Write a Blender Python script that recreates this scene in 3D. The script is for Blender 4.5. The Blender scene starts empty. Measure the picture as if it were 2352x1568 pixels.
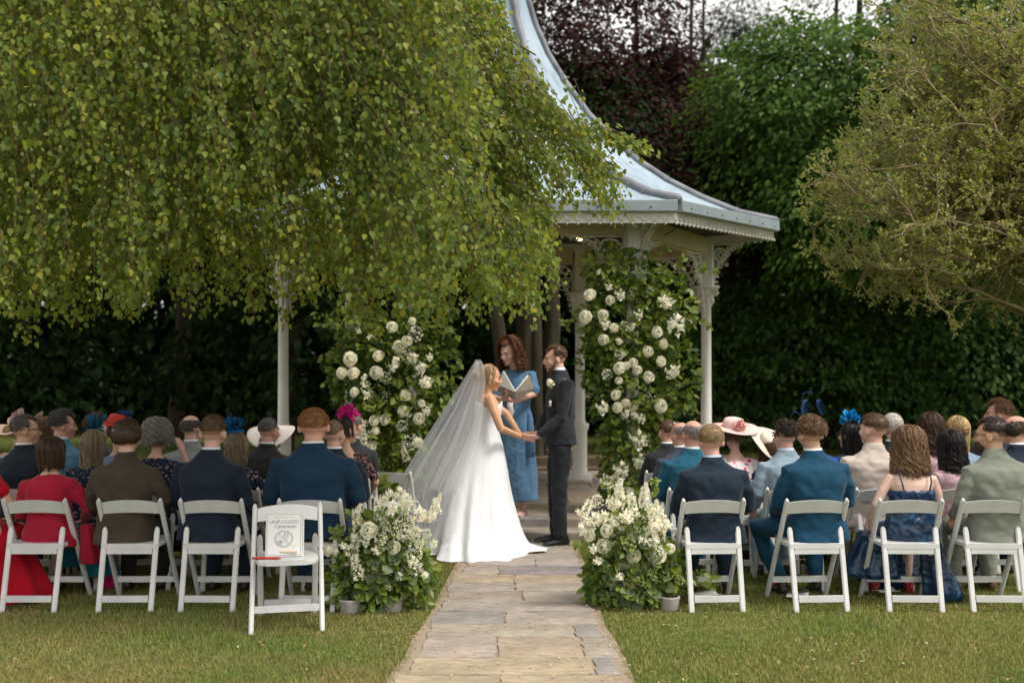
import bpy, math, random
import numpy as np
from mathutils import Vector, Matrix, Euler, Quaternion, noise as mnoise
R = math.radians
random.seed(7); rng = np.random.default_rng(7)
S = bpy.context.scene
COL = S.collection

# ---------------------------------------------------------------- camera, light, exposure
cam_d = bpy.data.cameras.new('camera'); cam = bpy.data.objects.new('camera', cam_d); COL.objects.link(cam)
cam.location = (0, 0, 1.6); cam.rotation_euler = (R(90), 0, 0)
cam_d.lens = 35; cam_d.sensor_width = 36; cam_d.shift_y = 0.028
cam_d.clip_start = 0.1; cam_d.clip_end = 900
cam_d.dof.use_dof = True; cam_d.dof.focus_distance = 6.9; cam_d.dof.aperture_fstop = 1.4
S.camera = cam
SUN_EL, SUN_AZ = 58, 118      # azimuth clockwise from +Y : light comes from behind the camera's right shoulder
w = bpy.data.worlds.new('World'); S.world = w; w.use_nodes = True
nt = w.node_tree; nt.nodes.clear()
sky = nt.nodes.new('ShaderNodeTexSky'); sky.sky_type = 'NISHITA'; sky.sun_disc = False
sky.sun_elevation = R(SUN_EL); sky.sun_rotation = R(SUN_AZ); sky.dust_density = 5.0; sky.air_density = 1.4
hsv = nt.nodes.new('ShaderNodeHueSaturation'); hsv.inputs['Saturation'].default_value = 0.3
bg = nt.nodes.new('ShaderNodeBackground'); bg.inputs[1].default_value = 0.125
wo = nt.nodes.new('ShaderNodeOutputWorld')
cl = nt.nodes.new('ShaderNodeTexNoise'); cl.inputs['Scale'].default_value = 1.6; cl.inputs['Detail'].default_value = 5      # thin even overcast with soft structure
cr = nt.nodes.new('ShaderNodeMapRange'); cr.inputs[1].default_value = .3; cr.inputs[2].default_value = .7; cr.inputs[3].default_value = 6.6; cr.inputs[4].default_value = 8.4
tcw = nt.nodes.new('ShaderNodeTexCoord'); nt.links.new(tcw.outputs['Generated'], cl.inputs[0]); nt.links.new(cl.outputs[0], cr.inputs[0])
cc = nt.nodes.new('ShaderNodeMix'); cc.data_type = 'RGBA'; cc.blend_type = 'MULTIPLY'; cc.inputs[0].default_value = 1; cc.inputs[7].default_value = (1, .98, .945, 1); nt.links.new(cr.outputs[0], cc.inputs[6])
mxw = nt.nodes.new('ShaderNodeMix'); mxw.data_type = 'RGBA'; mxw.inputs[0].default_value = .72
nt.links.new(hsv.outputs[0], mxw.inputs[6]); nt.links.new(cc.outputs[2], mxw.inputs[7])
nt.links.new(sky.outputs[0], hsv.inputs['Color']); nt.links.new(mxw.outputs[2], bg.inputs[0]); nt.links.new(bg.outputs[0], wo.inputs[0])
sd = bpy.data.lights.new('sun', 'SUN'); sd.energy = 2.0; sd.angle = R(15); sd.color = (1, .95, .87)
sun = bpy.data.objects.new('sun', sd); COL.objects.link(sun)
_d = Vector((math.sin(R(SUN_AZ))*math.cos(R(SUN_EL)), math.cos(R(SUN_AZ))*math.cos(R(SUN_EL)), math.sin(R(SUN_EL))))
sun.rotation_euler = _d.to_track_quat('Z', 'Y').to_euler()
S.view_settings.view_transform = 'Standard'; S.view_settings.look = 'None'
S.view_settings.gamma = 1; S.view_settings.use_curve_mapping = False
S.view_settings.exposure = 0.66
S.cycles.use_denoising = True
S.cycles.max_bounces = 6; S.cycles.diffuse_bounces = 3; S.cycles.glossy_bounces = 2
S.cycles.transmission_bounces = 4; S.cycles.transparent_max_bounces = 16
S.cycles.sample_clamp_indirect = 4

F = 2287.0; YH = 850.0
def at(x, y, Y):                      # a point of the 2352-wide picture at depth Y
    return Vector(((x-1176)/F*Y, Y, 1.6-(y-YH)/F*Y))
def gY(y): return 1.6*F/(y-YH)        # depth of a ground point seen at picture row y

# ---------------------------------------------------------------- materials
def _mat(name):
    m = bpy.data.materials.new(name); m.use_nodes = True; n = m.node_tree
    return m, n, n.nodes['Principled BSDF'], n.links
def _noise(n, l, scale, detail=4, obj=True, dist=0, vec_scale=None):
    tc = n.nodes.new('ShaderNodeTexCoord'); t = n.nodes.new('ShaderNodeTexNoise')
    t.inputs['Scale'].default_value = scale; t.inputs['Detail'].default_value = detail; t.inputs['Distortion'].default_value = dist
    src = tc.outputs['Object']
    if vec_scale:
        mp = n.nodes.new('ShaderNodeMapping'); mp.inputs['Scale'].default_value = vec_scale
        l.new(src, mp.inputs[0]); src = mp.outputs[0]
    l.new(src, t.inputs['Vector']); return t
def _ramp(n, l, fac, stops):
    r = n.nodes.new('ShaderNodeValToRGB'); e = r.color_ramp.elements
    while len(e) > 1: e.remove(e[-1])
    for i, (p, c) in enumerate(stops):
        q = e[0] if i == 0 else e.new(p)
        q.position = p; q.color = tuple(c) + (1,) if len(c) == 3 else c
    l.new(fac, r.inputs[0]); return r
def _bump(n, l, b, h, strength, dist=0.01):
    bp = n.nodes.new('ShaderNodeBump'); bp.inputs['Strength'].default_value = strength; bp.inputs['Distance'].default_value = dist
    l.new(h, bp.inputs['Height']); l.new(bp.outputs[0], b.inputs['Normal']); return bp
def _mul(n, l, a, b, fac=1.0, mode='MULTIPLY'):
    m = n.nodes.new('ShaderNodeMix'); m.data_type = 'RGBA'; m.blend_type = mode; m.inputs[0].default_value = fac
    l.new(a, m.inputs[6]); l.new(b, m.inputs[7]); return m.outputs[2]
def simple(name, c1, c2=None, scale=8, rough=.6, bump=.2, bscale=None, dist=.004, vs=None, metal=0, spec=.5):
    m, n, b, l = _mat(name)
    t = _noise(n, l, scale, 6, vec_scale=vs)
    r = _ramp(n, l, t.outputs[0], [(.3, c1), (.7, c2 or c1)]); l.new(r.outputs[0], b.inputs['Base Color'])
    b.inputs['Roughness'].default_value = rough; b.inputs['Metallic'].default_value = metal
    b.inputs['Specular IOR Level'].default_value = spec
    if bump:
        t2 = _noise(n, l, bscale or scale*4, 4, vec_scale=vs); _bump(n, l, b, t2.outputs[0], bump, dist)
    return m
def objcol(name, rough=.8, var=(.75, 1.15), scale=60, bump=.3, dist=.003, spec=.3, sheen=0, big=None, vs=None):
    """colour comes from the object's own colour; the nodes add weave, mottling and relief"""
    m, n, b, l = _mat(name)
    oi = n.nodes.new('ShaderNodeObjectInfo'); t = _noise(n, l, scale, 5, vec_scale=vs)
    r = _ramp(n, l, t.outputs[0], [(.25, (var[0],)*3), (.75, (var[1],)*3)])
    o = _mul(n, l, oi.outputs['Color'], r.outputs[0])
    if big:
        t3 = _noise(n, l, big[0], 3); r3 = _ramp(n, l, t3.outputs[0], [(.3, (big[1],)*3), (.7, (big[2],)*3)]); o = _mul(n, l, o, r3.outputs[0])
    l.new(o, b.inputs['Base Color']); b.inputs['Roughness'].default_value = rough
    b.inputs['Specular IOR Level'].default_value = spec
    if sheen: b.inputs['Sheen Weight'].default_value = sheen; b.inputs['Sheen Roughness'].default_value = .4
    if bump: _bump(n, l, b, t.outputs[0], bump, dist)
    return m
def leafmat(name, cols, trans=.35, rough=.45, spec=.35):
    m, n, b, l = _mat(name)
    g = n.nodes.new('ShaderNodeNewGeometry')
    k = len(cols); r = _ramp(n, l, g.outputs['Random Per Island'], [((i+.5)/k, c) for i, c in enumerate(cols)])
    tx = _noise(n, l, .9, 3); r2 = _ramp(n, l, tx.outputs[0], [(.35, (.8, .85, .8)), (.65, (1.15, 1.1, 1.0))])
    c = _mul(n, l, r.outputs[0], r2.outputs[0])
    l.new(c, b.inputs['Base Color']); b.inputs['Roughness'].default_value = rough; b.inputs['Specular IOR Level'].default_value = spec
    tr = n.nodes.new('ShaderNodeBsdfTranslucent'); mx = n.nodes.new('ShaderNodeMixShader'); mx.inputs[0].default_value = trans
    hs = n.nodes.new('ShaderNodeHueSaturation'); hs.inputs['Hue'].default_value = .49; hs.inputs['Saturation'].default_value = 1.1; hs.inputs['Value'].default_value = 1.6
    l.new(c, hs.inputs['Color']); l.new(hs.outputs[0], tr.inputs[0])
    l.new(b.outputs[0], mx.inputs[1]); l.new(tr.outputs[0], mx.inputs[2]); l.new(mx.outputs[0], n.nodes['Material Output'].inputs[0])
    return m
def floral(name, base, blooms, dark, scale=11, cover=.33):
    m, n, b, l = _mat(name)
    tc = n.nodes.new('ShaderNodeTexCoord')
    nz = n.nodes.new('ShaderNodeTexNoise'); nz.inputs['Scale'].default_value = 30; l.new(tc.outputs['Object'], nz.inputs[0])
    ad = _mul(n, l, tc.outputs['Object'], nz.outputs['Color'], .04, 'ADD')
    col = None
    prev = n.nodes.new('ShaderNodeRGB'); prev.outputs[0].default_value = (*base, 1); out = prev.outputs[0]
    for i, (bc, sc, th) in enumerate([(dark, scale*1.7, cover*.75)] + [(c, scale*(1+.35*j), cover) for j, c in enumerate(blooms)]):
        v = n.nodes.new('ShaderNodeTexVoronoi'); v.inputs['Scale'].default_value = sc
        mp = n.nodes.new('ShaderNodeMapping'); mp.inputs['Location'].default_value = (i*3.1, i*1.7, i*2.3); l.new(ad, mp.inputs[0]); l.new(mp.outputs[0], v.inputs['Vector'])
        cmpn = n.nodes.new('ShaderNodeMath'); cmpn.operation = 'LESS_THAN'; cmpn.inputs[1].default_value = th; l.new(v.outputs['Distance'], cmpn.inputs[0])
        c = n.nodes.new('ShaderNodeRGB'); c.outputs[0].default_value = (*bc, 1)
        mx = n.nodes.new('ShaderNodeMix'); mx.data_type = 'RGBA'; l.new(cmpn.outputs[0], mx.inputs[0]); l.new(out, mx.inputs[6]); l.new(c.outputs[0], mx.inputs[7]); out = mx.outputs[2]
    l.new(out, b.inputs['Base Color']); b.inputs['Roughness'].default_value = .8; b.inputs['Specular IOR Level'].default_value = .2
    return m
M = {}
M['suit'] = objcol('suit_cloth', .85, (.8, 1.2), 260, .25, .001, .2, .12, big=(4, .82, 1.15))
M['linen'] = objcol('linen_cloth', .9, (.85, 1.12), 220, .5, .002, .15, .1, big=(7, .86, 1.1))
M['knit'] = objcol('soft_cloth', .9, (.8, 1.15), 300, .4, .002, .15, .2, big=(5, .85, 1.12))
M['skin'] = objcol('skin', .5, (.93, 1.05), 25, .1, .002, .35, big=(9, .93, 1.05))
M['shirt'] = objcol('shirt_cloth', .8, (.95, 1.04), 150, .2, .001, .2)
M['leather'] = objcol('shoe_leather', .3, (.85, 1.1), 40, .1, .001, .5)
M['straw'] = objcol('woven_straw', .85, (.88, 1.06), 300, .5, .002, .2)
M['stone'] = objcol('weathered_sandstone', .9, (.72, 1.18), 9, .5, .006, .15, big=(2.3, .8, 1.15), vs=(1, 3.2, 1))
M['paint'] = simple('white_chair_paint', (.56, .555, .545), (.68, .675, .665), 5, .45, .06, 90, .002)
M['ironwork'] = simple('cream_white_ironwork_paint', (.68, .65, .60), (.80, .77, .73), 3, .5, .12, 60, .003)
M['cream'] = simple('bulb_warmed_timber_paint', (.50, .42, .28), (.58, .49, .34), 3, .6, .1, 30, .003)  # white beams: the bulb's warm light is put into their colour
M['zinc'] = simple('pale_blue_grey_roof_metal', (.25, .325, .39), (.34, .42, .49), 1.6, .7, .12, 30, .003)
m_, n_, b_, l_ = M['zinc'], M['zinc'].node_tree, M['zinc'].node_tree.nodes['Principled BSDF'], M['zinc'].node_tree.links   # rain streaks and lichen stains
_s = _noise(n_, l_, 2.2, 6, vec_scale=(4, 4, .45)); _sr = _ramp(n_, l_, _s.outputs[0], [(.30, (.68, .70, .70)), (.52, (1, 1, 1)), (.74, (1.12, 1.12, 1.12))])
_c0 = b_.inputs['Base Color'].links[0].from_socket; l_.new(_mul(n_, l_, _c0, _sr.outputs[0]), b_.inputs['Base Color'])
M['gutter'] = simple('slate_blue_gutter_paint', (.22, .27, .29), (.28, .33, .35), 3, .5, .1, 30, .003)
M['lead'] = simple('weathered_lead', (.10, .10, .12), (.24, .25, .28), 5, .55, .3, 24, .006)
M['dark_timber'] = simple('dark_ceiling_timber', (.03, .028, .025), (.05, .045, .04), 4, .8, .2)
M['bark'] = simple('olive_brown_bark', (.022, .017, .009), (.055, .043, .022), 6, .95, .8, 18, .03, vs=(1, 1, .25))
M['twig'] = simple('grey_brown_twig_bark', (.19, .145, .07), (.31, .24, .13), 6, .9, .3, 60, .004)
M['red_twig'] = simple('reddish_birch_twig', (.10, .05, .03), (.17, .10, .06), 6, .8, 0)
M['stem'] = simple('green_stem', (.07, .11, .03), (.12, .17, .05), 12, .6, 0)
M['birch'] = leafmat('birch_leaf', [(.08, .14, .025), (.14, .21, .035), (.11, .17, .06), (.23, .29, .04), (.17, .23, .045), (.30, .34, .05), (.20, .25, .10), (.27, .31, .05), (.14, .20, .04), (.21, .26, .07), (.34, .33, .06)], .5, .5, .25)
M['beech'] = leafmat('copper_beech_leaf', [(.030, .010, .012), (.050, .015, .018), (.075, .024, .028), (.040, .013, .017), (.035, .012, .012), (.05, .05, .02)], .2, .65, .12)
M['wood1'] = leafmat('mid_green_leaf', [(.035, .08, .016), (.065, .13, .024), (.09, .165, .032), (.05, .10, .02), (.12, .19, .04)], .35, .6, .15)
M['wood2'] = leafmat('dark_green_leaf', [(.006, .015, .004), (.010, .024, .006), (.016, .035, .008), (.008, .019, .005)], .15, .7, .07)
M['wood3'] = leafmat('deep_green_leaf', [(.022, .055, .013), (.042, .088, .018), (.065, .12, .026), (.030, .068, .015)], .3, .6, .14)
M['olive'] = leafmat('small_olive_leaf', [(.15, .175, .035), (.20, .225, .06), (.28, .30, .15), (.18, .235, .04), (.29, .27, .07)], .4, .45)
M['garden'] = leafmat('arrangement_leaf', [(.05, .10, .02), (.09, .16, .03), (.15, .22, .04), (.20, .26, .05), (.07, .14, .03), (.28, .31, .06)], .35, .4, .4)
M['pale_leaf'] = leafmat('dusty_pale_leaf', [(.12, .16, .08), (.16, .21, .10), (.2, .25, .12)], .3, .5)
M['petal'] = leafmat('white_petal', [(.84, .82, .76), (.88, .87, .83), (.80, .78, .68), (.86, .85, .80)], .35, .6, .2)
M['cream_petal'] = leafmat('cream_rose_petal', [(.88, .86, .79), (.89, .87, .82), (.87, .83, .74)], .38, .6, .2)
M['lime_petal'] = leafmat('lime_viburnum_petal', [(.42, .50, .18), (.5, .56, .24), (.36, .46, .14)], .25, .6, .2)
M['pot'] = simple('pale_stone_pot', (.30, .27, .25), (.42, .39, .36), 9, .9, .5, 40, .006)
M['paper'] = simple('white_paper', (.74, .73, .71), (.78, .77, .75), 4, .7, .05)
M['ink'] = simple('grey_blue_ink', (.24, .28, .31), None, 4, .8, 0)
M['ink_pale'] = simple('pale_grey_ink', (.45, .46, .46), None, 4, .8, 0)
M['light_wood'] = simple('pale_easel_wood', (.55, .40, .26), (.66, .50, .34), 9, .6, .1)
M['red_pen'] = simple('red_case', (.42, .02, .02), (.5, .03, .03), 9, .35, 0)
M['wire'] = simple('black_cable', (.02, .02, .02), None, 9, .6, 0)
M['dark_glass'] = simple('dark_spectacle_frame', (.02, .018, .015), None, 9, .25, 0)
M['eye'] = simple('dark_eye', (.02, .015, .012), None, 9, .2, 0)
M['gold'] = simple('small_jewellery', (.7, .6, .45), None, 9, .25, 0, metal=.8)
M['kraft'] = simple('taupe_book_cover', (.30, .255, .20), (.36, .31, .25), 40, .8, .2)
# hair: colour of the object, varied strand by strand
m, n, b, l = _mat('hair'); oi = n.nodes.new('ShaderNodeObjectInfo'); g = n.nodes.new('ShaderNodeNewGeometry')
r = _ramp(n, l, g.outputs['Random Per Island'], [(0, (.55,)*3), (.5, (1.0, 1.0, 1.0)), (1, (1.6, 1.55, 1.45))])
l.new(_mul(n, l, oi.outputs['Color'], r.outputs[0]), b.inputs['Base Color']); b.inputs['Roughness'].default_value = .42; b.inputs['Specular IOR Level'].default_value = .35
M['hair'] = m
m = objcol('cropped_hair', .8, (.7, 1.25), 240, .6, .003, .2); M['crop'] = m
# bridal fabrics
m, n, b, l = _mat('bridal_crepe'); b.inputs['Base Color'].default_value = (.74, .74, .76, 1); b.inputs['Roughness'].default_value = .65
t = _noise(n, l, 9, 4, vec_scale=(1, 1, .16)); _bump(n, l, b, t.outputs[0], .6, .03); M['gown'] = m
def net(name, col, alpha, scale):
    m, n, b, l = _mat(name)
    b.inputs['Base Color'].default_value = (*col, 1); b.inputs['Roughness'].default_value = .8; b.inputs['Specular IOR Level'].default_value = .1
    tr = n.nodes.new('ShaderNodeBsdfTransparent'); tl = n.nodes.new('ShaderNodeBsdfTranslucent'); tl.inputs[0].default_value = (*col, 1)
    m1 = n.nodes.new('ShaderNodeMixShader'); m1.inputs[0].default_value = .45; l.new(b.outputs[0], m1.inputs[1]); l.new(tl.outputs[0], m1.inputs[2])
    lw = n.nodes.new('ShaderNodeLayerWeight'); lw.inputs[0].default_value = .35
    mr = n.nodes.new('ShaderNodeMapRange'); mr.inputs[3].default_value = alpha[0]; mr.inputs[4].default_value = alpha[1]; l.new(lw.outputs['Facing'], mr.inputs[0])
    mx = n.nodes.new('ShaderNodeMixShader'); l.new(mr.outputs[0], mx.inputs[0]); l.new(tr.outputs[0], mx.inputs[1]); l.new(m1.outputs[0], mx.inputs[2])
    l.new(mx.outputs[0], n.nodes['Material Output'].inputs[0]); return m
M['tulle'] = net('bridal_tulle', (.95, .95, .98), (.13, .55), 1)
M['lace'] = net('bridal_lace', (.90, .89, .88), (.20, .7), 1)
M['sinamay'] = objcol('hat_sinamay', .7, (.85, 1.1), 200, .4, .002, .3)
m, n, b, l = _mat('navy_satin'); t = _noise(n, l, 5, 2, dist=1.5); r = _ramp(n, l, t.outputs[0], [(.35, (.004, .018, .05)), (.62, (.008, .05, .12)), (.75, (.03, .12, .22))])  # satin sheen put into the colour by noise
l.new(r.outputs[0], b.inputs['Base Color']); b.inputs['Roughness'].default_value = .28; _bump(n, l, b, t.outputs[0], .8, .05); M['satin'] = m
M['floral_pink'] = floral('pink_white_floral_print', (.72, .66, .64), [(.55, .02, .10), (.65, .12, .22)], (.03, .04, .08), 12, .30)
M['floral_navy'] = floral('navy_floral_print', (.008, .014, .035), [(.35, .16, .14), (.2, .22, .2)], (.02, .06, .07), 22, .24)
M['floral_black'] = floral('black_lace_print', (.012, .010, .012), [(.30, .17, .14), (.25, .13, .12)], (.03, .02, .02), 34, .36)
m, n, b, l = _mat('lit_bulb'); b.inputs['Base Color'].default_value = (1, .7, .35, 1); b.inputs['Emission Color'].default_value = (1, .62, .25, 1); b.inputs['Emission Strength'].default_value = 22; M['bulb'] = m
m, n, b, l = _mat('clear_glass'); b.inputs['Transmission Weight'].default_value = 1; b.inputs['Roughness'].default_value = .02; M['glass'] = m

# ---------------------------------------------------------------- mesh helpers
def link(o, parent=None):
    COL.objects.link(o)
    if parent is not None: o.parent = parent
    return o
def tag(o, label=None, cat=None, group=None, kind=None):
    for k, v in (('label', label), ('category', cat), ('group', group), ('kind', kind)):
        if v: o[k] = v
    return o
def thing(name, label, cat, loc=(0, 0, 0), rz=0, group=None):
    o = bpy.data.objects.new(name, None); o.location = loc; o.rotation_euler = (0, 0, rz); o.empty_display_size = .1
    link(o); return tag(o, label, cat, group)
def mobj(name, me, parent=None, mat=None, color=None, loc=None, rot=None, scale=None):
    o = bpy.data.objects.new(name, me); link(o, parent)
    if mat is not None and not me.materials: me.materials.append(mat)
    if color is not None: o.color = (*color[:3], 1)
    if loc is not None: o.location = loc
    if rot is not None: o.rotation_euler = rot
    if scale is not None: o.scale = scale
    return o
class MB:
    def __init__(s): s.v = []; s.f = []
    def add(s, vs, fs):
        k = len(s.v); s.v += [tuple(p) for p in vs]; s.f += [tuple(i+k for i in f) for f in fs]; return s
    def rings(s, rings, close=True, cap=True):
        n = len(rings[0]); vs = [p for r_ in rings for p in r_]; fs = []
        for i in range(len(rings)-1):
            for j in range(n if close else n-1):
                a = i*n+j; b_ = i*n+(j+1) % n; fs.append((a, b_, b_+n, a+n))
        if cap and close:
            fs.append(tuple(range(n))[::-1]); fs.append(tuple(range((len(rings)-1)*n, len(rings)*n)))
        return s.add(vs, fs)
    def tube(s, pts, rad, n=10, side=None, rnd=True, cap=True):
        """rad: number or (ra, rb) per point; ra lies along `side`"""
        P = [Vector(p) for p in pts]; Rr = [(r_, r_) if not hasattr(r_, '__len__') else r_ for r_ in (rad if hasattr(rad, '__len__') else [rad]*len(P))]
        if rnd:
            def ext(p, q, r_):
                d = (p-q)
                if d.length < 1e-9: d = Vector((0, 0, 1))
                return p + d.normalized()*min(r_)*.75
            P = [ext(P[0], P[1], Rr[0]), P[0].copy()] + P[1:-1] + [P[-1].copy(), ext(P[-1], P[-2], Rr[-1])]
            P[0:2] = [P[0], P[1]]
            Rr = [tuple(x*.55 for x in Rr[0])] + list(Rr) + [tuple(x*.55 for x in Rr[-1])]
        rings = []; sd_ = Vector(side) if side is not None else None
        for i, p in enumerate(P):
            t = (P[min(i+1, len(P)-1)]-P[max(i-1, 0)]).normalized()
            if sd_ is None:
                sd_ = t.orthogonal()
            u = (sd_ - t*sd_.dot(t))
            if u.length < 1e-6: u = t.orthogonal()
            u.normalize(); v_ = t.cross(u)
            if side is None: sd_ = u
            ra, rb = Rr[i]
            rings.append([p + u*ra*math.cos(a) + v_*rb*math.sin(a) for a in (2*math.pi*k/n for k in range(n))])
        return s.rings(rings, True, cap)
    def ell(s, c, r_, rot=None, nu=14, nv=9):
        c = Vector(c); q = Euler(rot).to_matrix() if rot else None; rings = []
        for i in range(1, nv):
            th = math.pi*i/nv; ring = []
            for j in range(nu):
                a = 2*math.pi*j/nu; p = Vector((r_[0]*math.sin(th)*math.cos(a), r_[1]*math.sin(th)*math.sin(a), -r_[2]*math.cos(th)))
                ring.append(c + (q @ p if q else p))
            rings.append(ring)
        k = len(s.v); s.rings(rings, True, False)
        top = Vector((0, 0, r_[2])); 
        a = c - (q @ top if q else top); b_ = c + (q @ top if q else top)
        kk = len(s.v); s.v += [tuple(a), tuple(b_)]
        for j in range(nu):
            s.f.append((k+(j+1) % nu, k+j, kk)); e = k+(nv-2)*nu; s.f.append((e+j, e+(j+1) % nu, kk+1))
        return s
    def loft(s, secs, n=20, pw=2.4, cap=True):
        """secs: (z, rx, ry, cx, cy)"""
        rings = []
        for (z, rx, ry, cx, cy) in secs:
            ring = []
            for k in range(n):
                a = 2*math.pi*k/n; c_, s_ = math.cos(a), math.sin(a)
                ring.append((cx+rx*math.copysign(abs(c_)**(2/pw), c_), cy+ry*math.copysign(abs(s_)**(2/pw), s_), z))
            rings.append(ring)
        return s.rings(rings, True, cap)
    def box(s, c, d, m=None):
        c = Vector(c); vs = []
        for x in (-.5, .5):
            for y in (-.5, .5):
                for z in (-.5, .5):
                    p = Vector((x*d[0], y*d[1], z*d[2])); vs.append(c + (m @ p if m else p))
        return s.add(vs, [(0, 1, 3, 2), (4, 6, 7, 5), (0, 4, 5, 1), (2, 3, 7, 6), (0, 2, 6, 4), (1, 5, 7, 3)])
    def beam(s, p0, p1, wd, th, side=(1, 0, 0), ch=.25, rnd=0):
        """chamfered bar; wd along `side`, th across; rnd rounds the ends by that length"""
        p0, p1 = Vector(p0), Vector(p1); t = (p1-p0).normalized(); u = Vector(side); u = (u-t*u.dot(t)).normalized(); v_ = t.cross(u)
        c = min(wd, th)*ch
        def ring(p, k): 
            a, b_ = wd/2*k, th/2; cc = min(c, a*.6)
            return [p+u*x+v_*y for x, y in ((a-cc, -b_), (a, -b_+cc), (a, b_-cc), (a-cc, b_), (-a+cc, b_), (-a, b_-cc), (-a, -b_+cc), (-a+cc, -b_))]
        L = (p1-p0).length; st = [(0, .82), (.006, 1), (L-.006, 1), (L, .82)] if not rnd else [(0, .82), (.006, 1), (L-rnd, 1), (L-rnd*.5, .88), (L-rnd*.15, .6), (L, .25)]
        return s.rings([ring(p0+t*d, k) for d, k in st])
    def rev(s, prof, n=24, c=(0, 0, 0), wob=None):
        rings = []
        for i, (r_, z) in enumerate(prof):
            rings.append([(c[0]+r_*math.cos(a), c[1]+r_*math.sin(a), c[2]+z+(wob(a, r_) if wob else 0)) for a in (2*math.pi*k/n for k in range(n))])
        return s.rings(rings, True, False)
    def mesh(s, name, mat=None, smooth=True):
        me = bpy.data.meshes.new(name); me.from_pydata(s.v, [], s.f); 
        if smooth: me.shade_smooth()
        if mat: me.materials.append(mat)
        me.update(); return me
    def obj(s, name, mat, parent=None, smooth=True, color=None, **kw):
        return mobj(name, s.mesh(name, mat, smooth), parent, None, color, **kw)
def npmesh(name, V, Fc, mat=None, smooth=False):
    """V (N,3); Fc (M,k) with constant k"""
    me = bpy.data.meshes.new(name); V = np.ascontiguousarray(V, dtype=np.float32); Fc = np.ascontiguousarray(Fc, dtype=np.int32); k = Fc.shape[1]
    me.vertices.add(len(V)); me.vertices.foreach_set('co', V.ravel())
    me.loops.add(Fc.size); me.loops.foreach_set('vertex_index', Fc.ravel())
    me.polygons.add(len(Fc)); me.polygons.foreach_set('loop_start', np.arange(0, Fc.size, k, dtype=np.int32)); me.polygons.foreach_set('loop_total', np.full(len(Fc), k, dtype=np.int32))
    if mat: me.materials.append(mat)
    me.update(calc_edges=True); me.validate()
    if smooth: me.shade_smooth()
    return me
LT = {   # leaf outlines: x across, y along, z fold ; faces quads
 'birch': (np.array([(0, 0, 0), (.36, .20, .05), (.33, .50, .07), (0, 1, -.04), (-.33, .50, .07), (-.36, .20, .05)]), np.array([(0, 1, 2, 3), (3, 4, 5, 0)])),
 'kite': (np.array([(0, 0, 0), (.30, .42, .06), (0, 1, -.05), (-.30, .42, .06)]), np.array([(0, 1, 2), (2, 3, 0)])),
 'oval': (np.array([(0, 0, 0), (.20, .18, .04), (.28, .50, .06), (.16, .80, .03), (0, 1, -.05), (-.16, .80, .03), (-.28, .50, .06), (-.20, .18, .04), (0, .5, 0)]),
          np.array([(0, 1, 2, 8), (8, 2, 3, 4), (4, 5, 6, 8), (8, 6, 7, 0)])),
 'round': (np.array([(0, 0, 0), (.42, .05, .05), (.52, .40, .08), (.30, .75, .04), (0, 1, -.08), (-.30, .75, .04), (-.52, .40, .08), (-.42, .05, .05), (0, .45, 0)]),
          np.array([(0, 1, 2, 8), (8, 2, 3, 4), (4, 5, 6, 8), (8, 6, 7, 0)])),
 'slim': (np.array([(0, 0, 0), (.13, .45, .03), (0, 1, -.06), (-.13, .45, .03)]), np.array([(0, 1, 2), (2, 3, 0)])),
}
def unit(a): return a/np.maximum(np.linalg.norm(a, axis=1, keepdims=True), 1e-9)
def leaves(name, P, D, Nn, size, kind='birch', mat=None):
    T, Fc = LT[kind]; P = np.asarray(P); D = unit(np.asarray(D)); Sx = unit(np.cross(D, Nn)); N2 = np.cross(Sx, D); size = np.asarray(size).reshape(-1, 1, 1)
    V = P[:, None, :] + size*(T[None, :, 0:1]*Sx[:, None, :] + T[None, :, 1:2]*D[:, None, :] + T[None, :, 2:3]*N2[:, None, :])
    k = len(T); FF = (Fc[None]+(np.arange(len(P))*k)[:, None, None]).reshape(-1, Fc.shape[1])
    return npmesh(name, V.reshape(-1, 3), FF, mat)
def leaf_objs(P, D, Nn, size, kind, mat, parent, name='leaf', origin=(0, 0, 0)):
    """single leaves as parts, sharing one mesh"""
    T, Fc = LT[kind]; me = bpy.data.meshes.get('one_'+kind+mat.name)
    if not me: me = npmesh('one_'+kind+mat.name, T, Fc, mat)
    D = unit(np.asarray(D)); Sx = unit(np.cross(D, Nn)); N2 = np.cross(Sx, D)
    for i in range(len(P)):
        o = bpy.data.objects.new(name, me); COL.objects.link(o); o.parent = parent
        mt = Matrix([[Sx[i][r_], D[i][r_], N2[i][r_], 0] for r_ in range(3)] + [[0, 0, 0, 1]])
        o.rotation_euler = mt.to_3x3().to_euler(); o.location = Vector(P[i])-Vector(origin); o.scale = (size[i],)*3
def tubes_np(name, paths, radii, mat, n=3):
    """many thin tubes: paths list of (k,3) arrays, radii list of (k,)"""
    VV = []; FF = []; off = 0
    for p, r_ in zip(paths, radii):
        p = np.asarray(p, float); k = len(p); t = np.gradient(p, axis=0); t = unit(t)
        ref = np.array([.37, .71, .59]); u = unit(np.cross(t, ref)); v_ = np.cross(t, u)
        a = np.arange(n)*2*math.pi/n
        r_ = np.asarray(r_).reshape(-1, 1, 1)
        V = p[:, None, :] + r_*(np.cos(a)[None, :, None]*u[:, None, :]+np.sin(a)[None, :, None]*v_[:, None, :])
        VV.append(V.reshape(-1, 3)); i = np.arange(k-1)[:, None]*n; j = np.arange(n)[None]; jn = (j+1) % n
        FF.append(np.stack([i+j, i+jn, i+jn+n, i+j+n], -1).reshape(-1, 4)+off); off += k*n
    return npmesh(name, np.concatenate(VV), np.concatenate(FF), mat, True)
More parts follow.
